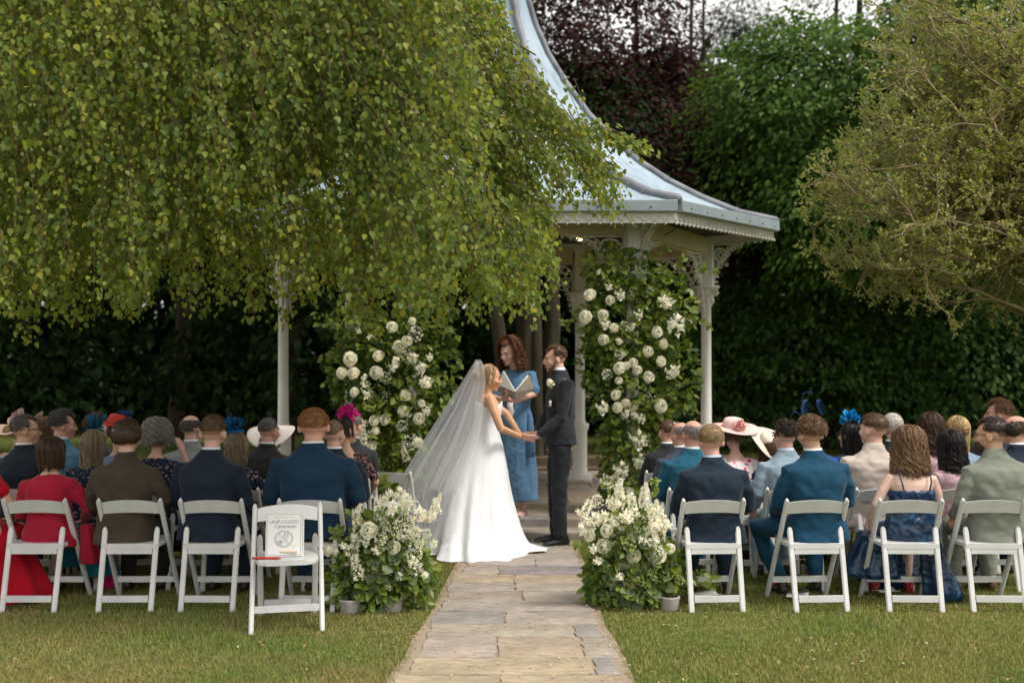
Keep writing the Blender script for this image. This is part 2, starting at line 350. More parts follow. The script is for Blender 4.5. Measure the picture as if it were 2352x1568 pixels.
def bake(mb, voxel, smooth=2, disp=0, dsize=.12, seed=0, name='form', az=(1, 1, 1)):
    """closed overlapping forms -> one continuous surface"""
    me = mb.mesh(name, None, False); ob = bpy.data.objects.new('tmp', me); COL.objects.link(ob)
    m1 = ob.modifiers.new('r', 'REMESH'); m1.mode = 'VOXEL'; m1.voxel_size = voxel
    if smooth: m2 = ob.modifiers.new('s', 'SMOOTH'); m2.iterations = smooth; m2.factor = .5
    dg = bpy.context.evaluated_depsgraph_get(); out = bpy.data.meshes.new_from_object(ob.evaluated_get(dg))
    bpy.data.objects.remove(ob); bpy.data.meshes.remove(me); out.name = name
    if disp:
        rdg = lambda c: (1-abs(mnoise.noise(Vector((c[0]*.9+c[2]*.35, c[1]*.9, c[2]*1.25-c[0]*.45))/(dsize*.8)+off*1.3)))**5
        k = len(out.vertices); co = np.empty(k*3); out.vertices.foreach_get('co', co); no = np.empty(k*3); out.vertex_normals.foreach_get('vector', no)
        co = co.reshape(-1, 3); no = no.reshape(-1, 3); off = Vector((seed*7.3, seed*3.1, seed*5.7))
        d = np.array([mnoise.noise(Vector((c[0]*az[0], c[1]*az[1], c[2]*az[2]))/dsize+off) + .45*mnoise.noise(Vector((c[0]*az[0]+c[2]*.7, c[1]*az[1], c[2]*az[2]-c[0]*.4))/dsize*2+off) - .22*rdg(c) for c in co])
        out.vertices.foreach_set('co', (co+no*d[:, None]*disp).ravel()); out.update()
    out.shade_smooth(); return out
# ================================================================ the setting
m, n, b, l = _mat('lawn'); t = _noise(n, l, .7, 6); t2 = _noise(n, l, 14, 5); t3 = _noise(n, l, 90, 4)
r = _ramp(n, l, t.outputs[0], [(.35, (.10, .14, .03)), (.52, (.16, .19, .05)), (.68, (.24, .225, .08))])
r2 = _ramp(n, l, t2.outputs[0], [(.3, (.6, .65, .55)), (.7, (1.25, 1.15, 1.1))]); r3 = _ramp(n, l, t3.outputs[0], [(.3, (.5, .5, .5)), (.7, (1.3, 1.3, 1.3))])
l.new(_mul(n, l, _mul(n, l, r.outputs[0], r2.outputs[0]), r3.outputs[0]), b.inputs['Base Color']); b.inputs['Roughness'].default_value = 1; b.inputs['Specular IOR Level'].default_value = .1
_bump(n, l, b, t3.outputs[0], 1, .03); M['lawn'] = m
mb = MB(); N_ = 60
for j in range(N_+1):
    for i in range(N_+1):
        x = -300+600*i/N_; y = -40+500*j/N_; mb.v.append((x, y, 0))
for j in range(N_):
    for i in range(N_): a = j*(N_+1)+i; mb.f.append((a, a+1, a+N_+2, a+N_+1))
tag(mb.obj('ground', M['lawn']), kind='structure')
# ---- stone path
def lerp(tab, q):
    for (a, va), (b_, vb) in zip(tab, tab[1:]):
        if q <= b_: return va+(vb-va)*(q-a)/(b_-a) if q > a else va
    return tab[-1][1]
LX = [(1250, 1085), (1273, 1071), (1304, 1057), (1324, 1040), (1363, 1020), (1409, 1000), (1440, 981), (1469, 958), (1516, 940), (1556, 905), (1620, 860), (1700, 810)]
RX = [(1250, 1320), (1273, 1324), (1304, 1340), (1324, 1350), (1363, 1358), (1409, 1370), (1440, 1379), (1469, 1400), (1516, 1425), (1556, 1440), (1620, 1460), (1700, 1500)]
path_pts = [at(lerp(LX, y), y, gY(y)) for y in (1244, 1273, 1324, 1363, 1409, 1440, 1469, 1516, 1556, 1620, 1700, 1900)]
path_ptr = [at(lerp(RX, y), y, gY(y)) for y in (1244, 1273, 1324, 1363, 1409, 1440, 1469, 1516, 1556, 1620, 1700, 1900)]
mb = MB()
for a, b_ in zip(path_pts, path_ptr): mb.v += [(a.x-.03, a.y, .008), (b_.x+.03, b_.y, .008)]
for i in range(len(path_pts)-1): mb.f.append((2*i, 2*i+2, 2*i+3, 2*i+1))
M['mortar'] = simple('sandy_path_mortar', (.24, .185, .13), (.33, .26, .185), 9, .95, .6, 60, .006)
path = tag(mb.obj('path', M['mortar'], smooth=False), kind='structure')
SC = [(.34, .275, .205), (.31, .265, .215), (.32, .275, .24), (.24, .215, .205), (.36, .295, .205), (.33, .285, .23), (.26, .235, .215), (.345, .29, .245)]
def slab(name, corners, z0, z1, parent, color, jit=.012, seg=6, mat='stone'):
    """a riven stone: outline of four corners with uneven edges and a chamfer"""
    pts = []
    for i in range(4):
        a, b_ = Vector(corners[i]), Vector(corners[(i+1) % 4])
        for k in range(seg):
            p = a.lerp(b_, k/seg); j_ = jit if 0 < k else jit*.4
            pts.append(Vector((p[0]+random.uniform(-j_, j_), p[1]+random.uniform(-j_, j_)*.7, 0)))
    c = sum(pts, Vector())/len(pts); mb = MB()
    def ring(k, z): return [(c.x+(p.x-c.x)*k, c.y+(p.y-c.y)*k, z+random.uniform(-.001, .001)) for p in pts]
    rg = [ring(1.0, z0), ring(1.0, z1-.005), ring(.992, z1-.001), ring(.980, z1)]
    mb.rings(rg, True, True)
    mb.v = [(v[0]-c.x, v[1]-c.y, v[2]) for v in mb.v]
    return mb.obj(name, M[mat], parent, False, color, loc=(c.x, c.y, 0))
rows = [(1246, 1254, [1084, 1322]), (1254, 1273, [1078, 1170, 1322]), (1273, 1304, [1071, 1230, 1338]), (1304, 1324, [1057, 1144, 1350]), (1324, 1343, [1036, 1180, 1355]),
        (1343, 1363, [1022, 1182, 1358]), (1363, 1388, [1018, 1200, 1362]), (1388, 1409, [1006, 1368]), (1409, 1440, [982, 1158, 1377]), (1440, 1469, [975, 1322, 1388]),
        (1469, 1516, [957, 1141, 1343, 1424]), (1516, 1556, [930, 1370, 1430]), (1556, 1602, [884, 1148, 1450]), (1602, 1660, [870, 1270, 1465]), (1660, 1740, [830, 1080, 1490])]
dz = 0
for (y0, y1, xs) in rows:
    Y0, Y1 = gY(y0)-.006, gY(y1)+.006
    for a, b_ in zip(xs, xs[1:]):
        # edges follow the path, which narrows with distance
        def X(x, Y): return (x-1176)/F*Y
        sh = (Y0-Y1)
        xa0 = X(a, Y1)+.006; xb0 = X(b_, Y1)-.006
        kk = .04 if a < 1176 else -.02
        slab('flagstone', [(xa0, Y1), (xb0, Y1), (xb0+(-.03 if b_ == xs[-1] else 0), Y0), (xa0+(.06*sh if a == xs[0] else 0), Y0)], .004, .018+random.uniform(-.002, .003), path, random.choice(SC))
# joint petals and debris strewn on the path
def inpath(X, Y, mrg=0.0):
    yy = YH+1.6*F/Y; return (lerp(LX, yy)-1176)/F*Y-mrg < X < (lerp(RX, yy)-1176)/F*Y+mrg
# ---- platform and steps
CX, CY = -.21, 12.1
def hexa(rf, rs, dyf, dyb): return [(CX-rs, CY), (CX-rf, CY-dyf), (CX+rf, CY-dyf), (CX+rs, CY), (CX+rf, CY+dyb), (CX-rf, CY+dyb)]
def prism(mb, poly, z0, z1): 
    n_ = len(poly); mb.add([(p[0], p[1], z0) for p in poly]+[(p[0], p[1], z1) for p in poly], [tuple(range(n_))[::-1], tuple(range(n_, 2*n_))]+[(i, (i+1) % n_, n_+(i+1) % n_, n_+i) for i in range(n_)])
mb = MB(); prism(mb, hexa(1.72, 3.15, 2.22, 2.3), -.02, .13)
plat = tag(mb.obj('pavement_platform', M['mortar'], smooth=False), kind='structure')
for iy in range(9):
    Ya = CY-2.2+iy*.5; Yb = Ya+.485; hw0 = 1.7+(3.1-1.7)*(1-abs((Ya+Yb)/2-CY)/2.25); off = random.uniform(0, .4); x = CX-hw0
    while x < CX+hw0-.15:
        wd = min(random.uniform(.5, .95), CX+hw0-x); slab('paving_slab', [(x+.008, Ya), (x+wd-.008, Ya), (x+wd-.008, Yb), (x+.008, Yb)], .10, .146, plat, random.choice(SC), .006, 3); x += wd
st = MB(); st.box((CX+.2, 9.66, .03), (4.6, .5, .06)); stp = tag(st.obj('pavement_steps', M['mortar'], smooth=False), kind='structure')
x = CX-2.2
DS = [(.20, .15, .10), (.24, .19, .13), (.17, .13, .09)]
while x < CX+2.5:
    wd = random.uniform(.7, 1.15); slab('step_stone', [(x+.006, 9.36), (x+wd-.006, 9.36), (x+wd-.006, 9.78), (x+.006, 9.78)], .0, .072, stp, random.choice(SC[:4]), .01, 4); x += wd
x = CX-1.8
while x < CX+1.7:
    wd = random.uniform(.6, 1.0); slab('step_stone', [(x+.006, 9.70), (x+wd-.006, 9.70), (x+wd-.006, 9.93), (x+.006, 9.93)], .055, .152, plat, random.choice(SC[:4]), .01, 4); x += wd
bk = MB(); bk.box((CX+1.2, 15.2, .06), (5, .4, .12)); bk.box((CX+1.2, 15.7, .12), (5, .5, .24)); tag(bk.obj('pavement_back_kerb', M['stone'], smooth=False, color=(.13, .10, .065)), kind='structure')

# ---- grass blades and litter on the ground
def blades(N, y0, y1, pw, x0, x1, hh, ww, name, mat, cull=True):
    u = rng.random(N); Y = y0+(y1-y0)*u**pw; X = (x0+(x1-x0)*rng.random(N))*Y
    if cull:
        lx = np.interp(YH+1.6*F/Y, [q[0] for q in LX], [q[1] for q in LX]); rx = np.interp(YH+1.6*F/Y, [q[0] for q in RX], [q[1] for q in RX])
        mrg = .012*np.sin(Y*37)+.012*np.sin(Y*91+X); keep = (X < (lx-1176)/F*Y+mrg) | (X > (rx-1176)/F*Y+mrg) | (Y > 9.4)
        keep &= ~((np.abs(X-CX) < 2.4) & (Y > 9.33)); X, Y = X[keep], Y[keep]
    k = len(X); h = hh*(.5+rng.random(k)**2*1.1)*(1+.35*np.sin(X*3.1+1)*np.sin(Y*2.3)); a = rng.random(k)*2*np.pi; wv = ww*(.6+.8*rng.random(k))
    ln = (rng.random(k)*.9)*h; la = rng.random(k)*2*np.pi
    B = np.stack([X, Y, np.zeros(k)], 1); sd_ = np.stack([np.cos(a)*wv, np.sin(a)*wv, np.zeros(k)], 1)
    T = B+np.stack([np.cos(la)*ln, np.sin(la)*ln, h], 1)
    V = np.stack([B-sd_, B+sd_, T], 1).reshape(-1, 3)
    me = npmesh(name, V, np.arange(3*k).reshape(-1, 3), mat); return tag(mobj(name, me), kind='stuff')
def grassmat(name, cols):
    m, n, b, l = _mat(name); g = n.nodes.new('ShaderNodeNewGeometry'); k = len(cols)
    r = _ramp(n, l, g.outputs['Random Per Island'], [((i+.5)/k, c) for i, c in enumerate(cols)]); t = _noise(n, l, .8, 5)
    r2 = _ramp(n, l, t.outputs[0], [(.36, (.75, 1.0, .7)), (.5, (1.05, 1.05, 1.0)), (.64, (1.35, 1.18, 1.2))]); l.new(_mul(n, l, r.outputs[0], r2.outputs[0]), b.inputs['Base Color'])
    b.inputs['Roughness'].default_value = .7; b.inputs['Specular IOR Level'].default_value = .2; return m
M['grass'] = grassmat('grass_blade', [(.13, .19, .035), (.19, .245, .05), (.22, .265, .06), (.27, .26, .08), (.15, .21, .04), (.34, .30, .12)])
M['straw_grass'] = grassmat('dry_grass_blade', [(.26, .20, .09), (.22, .15, .07), (.17, .165, .055), (.34, .27, .14)])
blades(205000, 4.95, 8.6, 1.6, -.74, .74, .024, .0020, 'grass', M['grass'])
blades(75000, 8.4, 19, 1.3, -.75, .75, .045, .004, 'grass', M['grass'])
blades(120000, 4.95, 8.4, 1.5, -.74, -.04, .020, .0024, 'grass', M['straw_grass'])
blades(42000, 4.95, 8.4, 1.5, .04, .74, .018, .0024, 'grass', M['straw_grass'])
Np = 520; Y = 5+4.3*rng.random(Np)**1.1; X = (-.14+.28*rng.random(Np))*Y*rng.choice([.7, 1, 1.25], Np)
P = np.stack([X, Y, np.where([inpath(x, y) for x, y in zip(X, Y)], .030, .014)], 1); a = rng.random(Np)*6.28
M['litter'] = leafmat('fallen_petal', [(.55, .33, .13), (.5, .36, .2), (.45, .25, .10), (.6, .5, .35)], .1, .8)
tag(mobj('petal_litter', leaves('petal_litter', P, np.stack([np.cos(a), np.sin(a), .05*np.ones(Np)], 1), np.tile([0, 0, 1.], (Np, 1)), .010+.018*rng.random(Np), 'kite', M['litter'])), kind='stuff')
Np = 260; Y = 5+3.5*rng.random(Np)**1.2; X = (-.5+rng.random(Np))*Y*1.02; a = rng.random(Np)*6.28
tag(mobj('leaf_litter', leaves('leaf_litter', np.stack([X, Y, .02+.012*rng.random(Np)], 1), np.stack([np.cos(a), np.sin(a), .2*np.ones(Np)], 1), np.tile([0, 0, 1.], (Np, 1)), .014+.016*rng.random(Np), 'kite', M['litter'])), kind='stuff')

# ================================================================ gazebo
gz = thing('gazebo', 'white cast iron bandstand gazebo with swept pale blue-grey roof', 'gazebo', (CX, CY, 0))
AX = [(-1, 0), (-.536, -.866), (.536, -.866), (1, 0), (.536, .866), (-.536, .866)]; DY = .8; SL = .0593
PROF = [(3.40, 3.40), (2.95, 3.50), (2.5, 3.68), (2.1, 3.88), (1.735, 4.12), (1.42, 4.39), (1.13, 4.68), (.84, 5.09), (.635, 5.43), (.48, 5.79), (.38, 6.14), (.30, 6.6), (.23, 7.1), (.15, 7.7), (.08, 8.2)]
def rp(i, r_, h, g=0): ax, ay = AX[i % 6]; return Vector((ax*r_, ay*r_*DY, h+SL*ay*r_*DY+g))
for i in range(6):
    mb = MB(); nu = 10; nv = len(PROF)
    for (r_, h) in PROF:
        for k in range(nu+1):
            p = rp(i, r_, h).lerp(rp(i+1, r_, h), k/nu); mb.v.append(tuple(p))
    for a in range(nv-1):
        for k in range(nu): q = a*(nu+1)+k; mb.f.append((q, q+1, q+nu+2, q+nu+1))
    mb.obj('roof_panel', M['zinc'], gz)
    mb = MB(); mb.tube([rp(i, r_+.01, h, .012) for r_, h in PROF], [.055]+[.05]*6+[.042]*5+[.03, .025, .02], 10); 
    rr_ = mb.obj('roof_ridge', M['lead'], gz)
    for q in (1, 3, 5, 7):
        mc = MB(); p0 = rp(i, PROF[q][0], PROF[q][1], .012); p1 = rp(i, PROF[q+1][0], PROF[q+1][1], .012); mc.tube([p0, p0.lerp(p1, .12)], .058, 10, rnd=False); mc.obj('lead_joint', M['lead'], rr_)
    a, b_ = rp(i, 3.40, 3.36), rp(i+1, 3.40, 3.36); d = (b_-a).normalized(); out = Vector((d.y, -d.x, 0)).normalized()
    if out.dot(a+b_) < 0: out = -out
    # gutter, bolts
    mb = MB(); mb.beam(a+out*.03+Vector((0, 0, -.02)), b_+out*.03+Vector((0, 0, -.02)), .07, .115, side=out, ch=.1); g = mb.obj('gutter', M['gutter'], gz, False)
    nb = 7
    for q in range(nb):
        mc = MB(); p = a.lerp(b_, (q+.5)/nb)+out*.067+Vector((0, 0, -.03)); mc.ell(p, (.012, .012, .012), nu=8, nv=5); mc.obj('bolt', M['lead'], g)
    # valance: a board with raised scallops below the gutter
    a2, b2 = a+Vector((0, 0, -.125))+out*(-.02), b_+Vector((0, 0, -.125))+out*(-.02)
    mb = MB(); mb.beam(a2, b2, .022, .11, side=out, ch=.1); vl = mb.obj('valance', M['ironwork'], gz, False)
    L = (b2-a2).length; ns = int(L/.105); mb = MB()
    for q in range(ns):
        c = a2.lerp(b2, (q+.5)/ns)+out*.016+Vector((0, 0, -.038)); arc = [c+d*(.046*math.cos(t))+Vector((0, 0, .052*math.sin(t))) for t in [math.pi*k/8 for k in range(9)]]
        mb.tube(arc, .0065, 5, rnd=False); arc = [c+d*(.026*math.cos(t))+Vector((0, 0, .03*math.sin(t))) for t in [math.pi*k/6 for k in range(7)]]; mb.tube(arc, .004, 4, rnd=False)
        mb.ell(c+d*(L/ns/2)+Vector((0, 0, -.02)), (.012, .012, .018), nu=6, nv=4)
    mb.obj('scalloped_trim', M['ironwork'], vl)
# timber ceiling under the roof
mb = MB(); pts = [rp(i, 3.36, 3.30) for i in range(6)]; mb.add([tuple(p) for p in pts]+[(0, 0, 3.55)], [((i+1) % 6, i, 6) for i in range(6)]); mb.obj('ceiling', M['dark_timber'], gz, False)
mb = MB(); mb.rev([(.09, 8.1), (.11, 8.25), (.05, 8.35), (.09, 8.5), (.02, 8.75), (.005, 9.1)], 12); mb.obj('finial', M['lead'], gz)
POSTS = [(-2.57, 0), (-1.46, -1.78), (1.46, -1.78), (2.57, 0), (1.10, .95), (-1.10, .95)]
def post(px, py):
    par = bpy.data.objects.new('column', None)
    mb = MB(); c = (px, py, 0)
    mb.rev([(.13, .14), (.13, .20), (.115, .22), (.105, .24)], 8, c); 
    mb.box((px, py, .19), (.30, .30, .10))
    pr = [(.095, .22), (.10, .30), (.095, .34), (.095, .80), (.11, .83), (.12, .87), (.12, .90), (.075, .92), (.068, .96), (.063, 1.4), (.060, 2.37), (.07, 2.38), (.07, 2.40)]
    mb.rev(pr, 8 if False else 16, c); col = mb.obj('column', M['ironwork'], gz)
    mb = MB(); mb.rev([(.06, 2.36), (.078, 2.40), (.072, 2.43), (.085, 2.47), (.10, 2.52), (.115, 2.555), (.115, 2.58)], 16, c)
    mb.box((px, py, 2.60), (.27, .27, .035)); mb.box((px, py, 2.572), (.235, .235, .025))
    for sx in (-1, 1):
        for sy in (-1, 1):
            q = Vector((px+sx*.098, py+sy*.098, 2.52)); dd = Vector((sx, sy, 0)).normalized()
            mb.tube([q+dd*(.034*(1-k/16)*math.cos(k*.8))+Vector((0, 0, .034*(1-k/16)*math.sin(k*.8))) for k in range(13)], .013, 6, rnd=False)
    for k in range(8):
        t = 2*math.pi*k/8; mb.ell((px+.082*math.cos(t), py+.082*math.sin(t), 2.44), (.02, .02, .04), nu=6, nv=5)
    mb.obj('capital', M['ironwork'], col)
    mb = MB(); mb.beam((px, py, 2.615), (px, py, 3.16), .15, .15, ch=.12); 
    for sx in (-.05, 0, .05): mb.box((px+sx, py-.078, 2.88), (.012, .008, .5))
    mb.obj('upper_post', M['ironwork'], col, False)
for p in POSTS: post(*p)
def bracket(p, d, wd=.62, ht=.70, z1=3.0):
    d = Vector((*d, 0)).normalized(); o = Vector((*p, z1))+d*.08; up = Vector((0, 0, 1)); mb = MB(); ku, kv = wd/.62, ht/.70
    def q(u, v_): return o+d*u-up*v_
    arch = [(wd*(1-math.cos(t)), ht*(1-math.sin(t))) for t in [math.pi/2*k/14 for k in range(15)]]
    arch = [(wd-wd*math.sin(t), ht-ht*math.cos(t)) for t in [math.pi/2*k/14 for k in range(15)]]  # from beam end to post foot
    arch = [(wd*(1-math.sin(t)), ht*(1-math.cos(t))) for t in [math.pi/2*k/14 for k in range(15)]]
    mb.tube([q(*a) for a in arch], .014, 6, rnd=False)
    mb.tube([q(.012, 0), q(.012, ht)], .012, 5, rnd=False); mb.tube([q(0, .012), q(wd, .012)], .012, 5, rnd=False)
    def ringc(u, v_, r_, t=.008):
        mb.tube([q(u+r_*math.cos(a), v_+r_*math.sin(a)) for a in [2*math.pi*k/14 for k in range(15)]], t, 5, rnd=False, cap=False)
    _rc = ringc
    def ringc(u, v_, r_, t=.008): _rc(u*ku, v_*kv, r_*min(ku, kv), t)
    ringc(.155, .165, .125, .011); ringc(.155, .165, .045)
    for k in range(6):
        a = math.pi*2*k/6; ringc(.155+.085*math.cos(a), .165+.085*math.sin(a), .036, .007)
    for (u, v_, r_) in ((.07, .36, .045), (.05, .46, .032), (.035, .54, .024), (.34, .07, .045), (.43, .05, .032), (.50, .035, .024), (.27, .30, .03), (.30, .16, .032), (.16, .32, .032), (.09, .30, .025), (.29, .07, .02)):
        if True: ringc(u, v_, r_, .007)
    for i in range(1, 14):
        a, b_ = arch[i-1], arch[i+1]; t = Vector((b_[0]-a[0], b_[1]-a[1])).normalized(); nrm = Vector((-t[1], t[0])); 
        if nrm.dot(Vector((1, 1))) < 0: nrm = -nrm
        c = arch[i]; mb.tube([q(*c), q(c[0]+nrm[0]*.035, c[1]+nrm[1]*.035)], .008, 5, rnd=False); mb.ell(q(c[0]+nrm[0]*.042, c[1]+nrm[1]*.042), (.013, .013, .013), nu=6, nv=4)
    return mb.obj('fretwork_bracket', M['ironwork'], gz)
for i, p in enumerate(POSTS):
    a, b_ = Vector(p), Vector(POSTS[(i+1) % 6]); d = (b_-a).normalized()
    bracket(p, d); bracket(POSTS[(i+1) % 6], -d); bracket(p, Vector(p).normalized(), .38, .60, 3.14)
    mb = MB(); mb.beam((*(a+d*.09), 3.10), (*(b_-d*.09), 3.10), .10, .20, side=(-d.y, d.x, 0), ch=.08); bm = mb.obj('beam', M['cream'], gz, False)
    L = (b_-a).length; ns = int(L/.075); mb = MB()                    # small hanging teeth below the arch line of the beam
    for k in range(9, ns-8):
        c = a.lerp(b_, (k+.5)/ns); mb.ell((c.x, c.y, 2.985), (.02, .02, .028), nu=6, nv=4)
    mb.obj('pendant_trim', M['cream'], bm)
# string of bulbs hung inside the eaves
sl = thing('string_lights', 'drooping cable of small bulbs under the gazebo eaves, one glowing warm', 'string lights', tuple(at(1332, 545, 10.9)))
w0, w1 = at(1210, 520, 10.9), at(1332, 520, 10.9); path_w = []
for (xa, xb) in ((1100, 1218), (1218, 1332), (1332, 1440), (1440, 1560)):
    for k in range(9):
        u = k/8; path_w.append(at(xa+(xb-xa)*u, 518+28*(1-(2*u-1)**2), 10.9)-sl.location)
MB().tube(path_w, .006, 5, rnd=False).obj('cable', M['wire'], sl)
for k, x in enumerate((1218, 1332, 1440)):
    p = at(x, 522, 10.9)-sl.location; MB().tube([p, p-Vector((0, 0, .05))], .013, 8, rnd=False).obj('lamp_socket', M['wire'], sl)
    MB().ell(p-Vector((0, 0, .095)), (.036, .036, .055), nu=12, nv=8).obj('bulb', M['bulb'] if k == 1 else M['glass'], sl)

# ================================================================ trees
def sprays(cs, rad, out, nl, lsize, droop=.35, spread=1.0, flat=.3):
    """discs of overlapping leaves; cs centres, out = direction each spray faces"""
    P = []; D = []; Nn = []; Sz = []
    for c, o in zip(cs, out):
        o = unit(np.array([o]))[0]; nrm = unit(np.array([[o[0]*.6, o[1]*.6, .9]]))[0]+rng.normal(0, .18, 3); nrm /= np.linalg.norm(nrm)
        t1 = np.cross(nrm, [0.3, .2, 1]); t1 /= np.linalg.norm(t1); t2 = np.cross(nrm, t1)
        k = nl; a = rng.random(k)*2*np.pi; rr_ = np.sqrt(rng.random(k))*rad*(.6+.8*rng.random())
        ps = c+np.outer(rr_*np.cos(a), t1)*1.2+np.outer(rr_*np.sin(a), t2)+np.outer(rng.normal(0, rad*flat, k), nrm)-np.outer((rr_/rad)**2*rad*droop, [0, 0, 1])
        d = (ps-c)*.8/rad+o*.5+rng.normal(0, .35, (k, 3)); d[:, 2] -= .55
        P.append(ps); D.append(d); Nn.append(nrm+rng.normal(0, .3, (k, 3))); Sz.append(lsize*(.65+.7*rng.random(k)))
    return np.concatenate(P), np.concatenate(D), np.concatenate(Nn), np.concatenate(Sz)
def crown_pts(N, blobs):
    """points on the skin and a little inside of overlapping ellipsoids (cx,cy,cz,rx,ry,rz,weight)"""
    wgt = np.array([b_[6] for b_ in blobs]); wgt = wgt/wgt.sum(); C = []; O = []
    for b_, k in zip(blobs, rng.multinomial(N, wgt)):
        d = unit(rng.normal(0, 1, (k, 3))); d[:, 1] = np.where(rng.random(k) < .6, -np.abs(d[:, 1]), d[:, 1]); f = 1-.45*rng.random(k)**1.6
        C.append(np.array(b_[:3])+d*np.array(b_[3:6])*f[:, None]); O.append(d)
    return np.concatenate(C), np.concatenate(O)
def trunk_paths(base, top, r0, nlimb=9, lr=2.5, seed=1, bend=.4):
    rs = np.random.default_rng(seed); base = np.array(base, float); top = np.array(top, float); k = 12; u = np.linspace(0, 1, k)[:, None]
    main = base+(top-base)*u+np.cumsum(rs.normal(0, bend/k, (k, 3)), 0)*np.array([1, 1, 0]); ps = [main]; rs_ = [r0*(1.15-.95*u[:, 0])]
    for _ in range(nlimb):
        s0 = rs.uniform(.2, .92); j = int(s0*(k-1)); p = main[j]; a = rs.uniform(0, 6.28); L = lr*rs.uniform(.5, 1)*(1.15-s0*.7); q = 8; v_ = np.linspace(0, 1, q)[:, None]
        d = np.array([math.cos(a), math.sin(a), rs.uniform(.1, .7)]); lim = p+d*L*v_+np.array([0, 0, -.35*L])*v_**2+np.cumsum(rs.normal(0, .05*L/2, (q, 3)), 0); ps.append(lim); rs_.append(r0*(1.1-s0)*.45*(1.05-v_[:, 0]))
        for _ in range(3):
            jj = rs.integers(2, q); p2 = lim[jj]; d2 = d+rs.normal(0, .7, 3); d2[2] = abs(d2[2])*.4; L2 = L*.4; ps.append(p2+d2*L2*v_); rs_.append(r0*.09*(1.05-v_[:, 0]))
    return ps, rs_
def tree(name, label, cat, base, top, r0, blobs, nsp, nl, rad, lsize, mat, group, seed, kind='kite', droop=.35, nlimb=9, lr=2.5, bark='bark', flat=.3):
    t = thing(name, label, cat, tuple(base), 0, group); b0 = np.array(base, float)
    ps, rs_ = trunk_paths((0, 0, -.1), np.array(top)-b0, r0, nlimb, lr, seed)
    mobj('trunk', tubes_np('trunk', ps[:1], rs_[:1], M[bark], 12), t); mobj('branches', tubes_np('branches', ps[1:], rs_[1:], M[bark], 5), t)['kind'] = 'stuff'
    C, O = crown_pts(nsp, blobs); P, D, Nn, Sz = sprays(C, rad, O, nl, lsize, droop, 1.0, flat)
    o = mobj('crown', leaves('crown', P-b0, D, Nn, Sz, kind, M[mat]), t); o['kind'] = 'stuff'
    return t
mb = MB(); nx_ = 60          # bank added behind the trees to block sky light in the low gaps
for j in range(9):
    for i in range(nx_+1):
        x = -70+140*i/nx_; y = 29.5+j*2.2; mb.v.append((x, y, -.05+4.2*(1-math.cos(math.pi*j/8))/2*(1+.12*math.sin(x*.4))))
for j in range(8):
    for i in range(nx_): a = j*(nx_+1)+i; mb.f.append((a, a+1, a+nx_+2, a+nx_+1))
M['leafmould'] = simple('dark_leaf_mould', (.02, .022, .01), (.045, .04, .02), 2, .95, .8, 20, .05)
tag(mb.obj('added_bank', M['leafmould']), kind='structure')
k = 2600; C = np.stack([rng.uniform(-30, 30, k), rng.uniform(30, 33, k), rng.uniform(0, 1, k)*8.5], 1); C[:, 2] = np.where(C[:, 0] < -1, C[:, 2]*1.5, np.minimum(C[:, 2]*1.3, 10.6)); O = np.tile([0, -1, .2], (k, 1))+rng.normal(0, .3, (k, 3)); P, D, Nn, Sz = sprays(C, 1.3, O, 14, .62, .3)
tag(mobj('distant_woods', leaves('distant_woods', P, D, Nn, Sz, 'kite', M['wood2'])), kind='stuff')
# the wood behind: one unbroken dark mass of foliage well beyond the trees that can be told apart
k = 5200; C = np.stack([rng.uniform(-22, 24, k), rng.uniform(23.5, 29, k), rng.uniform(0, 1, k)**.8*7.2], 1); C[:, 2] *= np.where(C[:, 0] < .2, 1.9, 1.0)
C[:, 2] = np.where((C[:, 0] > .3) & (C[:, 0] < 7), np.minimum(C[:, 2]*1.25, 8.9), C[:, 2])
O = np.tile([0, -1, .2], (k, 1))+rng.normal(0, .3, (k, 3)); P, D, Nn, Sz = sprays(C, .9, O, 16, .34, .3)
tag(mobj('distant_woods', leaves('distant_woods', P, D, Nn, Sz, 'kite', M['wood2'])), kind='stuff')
G = 'trees of the wood behind the gazebo'
tree('copper_beech', 'purple-leaved copper beech with sky showing through, rising behind the gazebo roof', 'tree', (2.3, 20, 0), (2.4, 20.3, 10.5), .11,
     [(2.0, 20, 5.6, 2.4, 1.6, 2.0, 3), (3.2, 19.3, 4.6, 2.3, 1.4, 1.2, 2.2), (1.9, 20, 8.2, 2.1, 1.5, 1.5, 1.2), (.4, 20.3, 7.3, 1.6, 1.3, 2.6, 1.3), (2.7, 20, 6.6, 1.9, 1.4, 1.4, 1.8), (4.4, 19, 5.3, 1.2, .9, .6, .6)], 1150, 62, .44, .105, 'beech', G, 3, nlimb=10, lr=2.0)
tree('broadleaf_tree', 'tall mid green broadleaf tree between the copper beech and the twiggy bush', 'tree', (6.6, 20.6, 0), (6.4, 20, 9), .18,
     [(5.6, 18, 6.3, 2.3, 1.8, 1.7, 3), (7.6, 17.2, 6.3, 2.2, 1.8, 2.0, 3), (6.3, 17.2, 4.6, 1.9, 1.5, 1.5, 2), (8.9, 17.5, 7.2, 2.2, 1.6, 2.3, 2), (4.6, 18.6, 5.2, 1.4, 1.2, 1.2, 1)], 760, 84, .62, .115, 'wood1', G, 4, droop=.45, flat=.12)
tree('broadleaf_tree', 'dark spreading tree whose low layered boughs fill the gap under the twiggy bush', 'tree', (8.6, 21.2, 0), (8.6, 21.2, 7), .16,
     [(6.0, 19.6, 2.3, 2.6, 1.3, 2.0, 3), (9.2, 19, 2.2, 2.8, 1.5, 2.2, 3), (4.2, 20.6, 2.2, 1.9, 1.2, 2.2, 2), (11.6, 19, 3.5, 2.6, 1.6, 3.3, 2), (7.2, 19.8, 4.4, 3.2, 1.5, 1.4, 2)], 400, 80, .66, .13, 'wood3', G, 5, droop=.5, flat=.10)
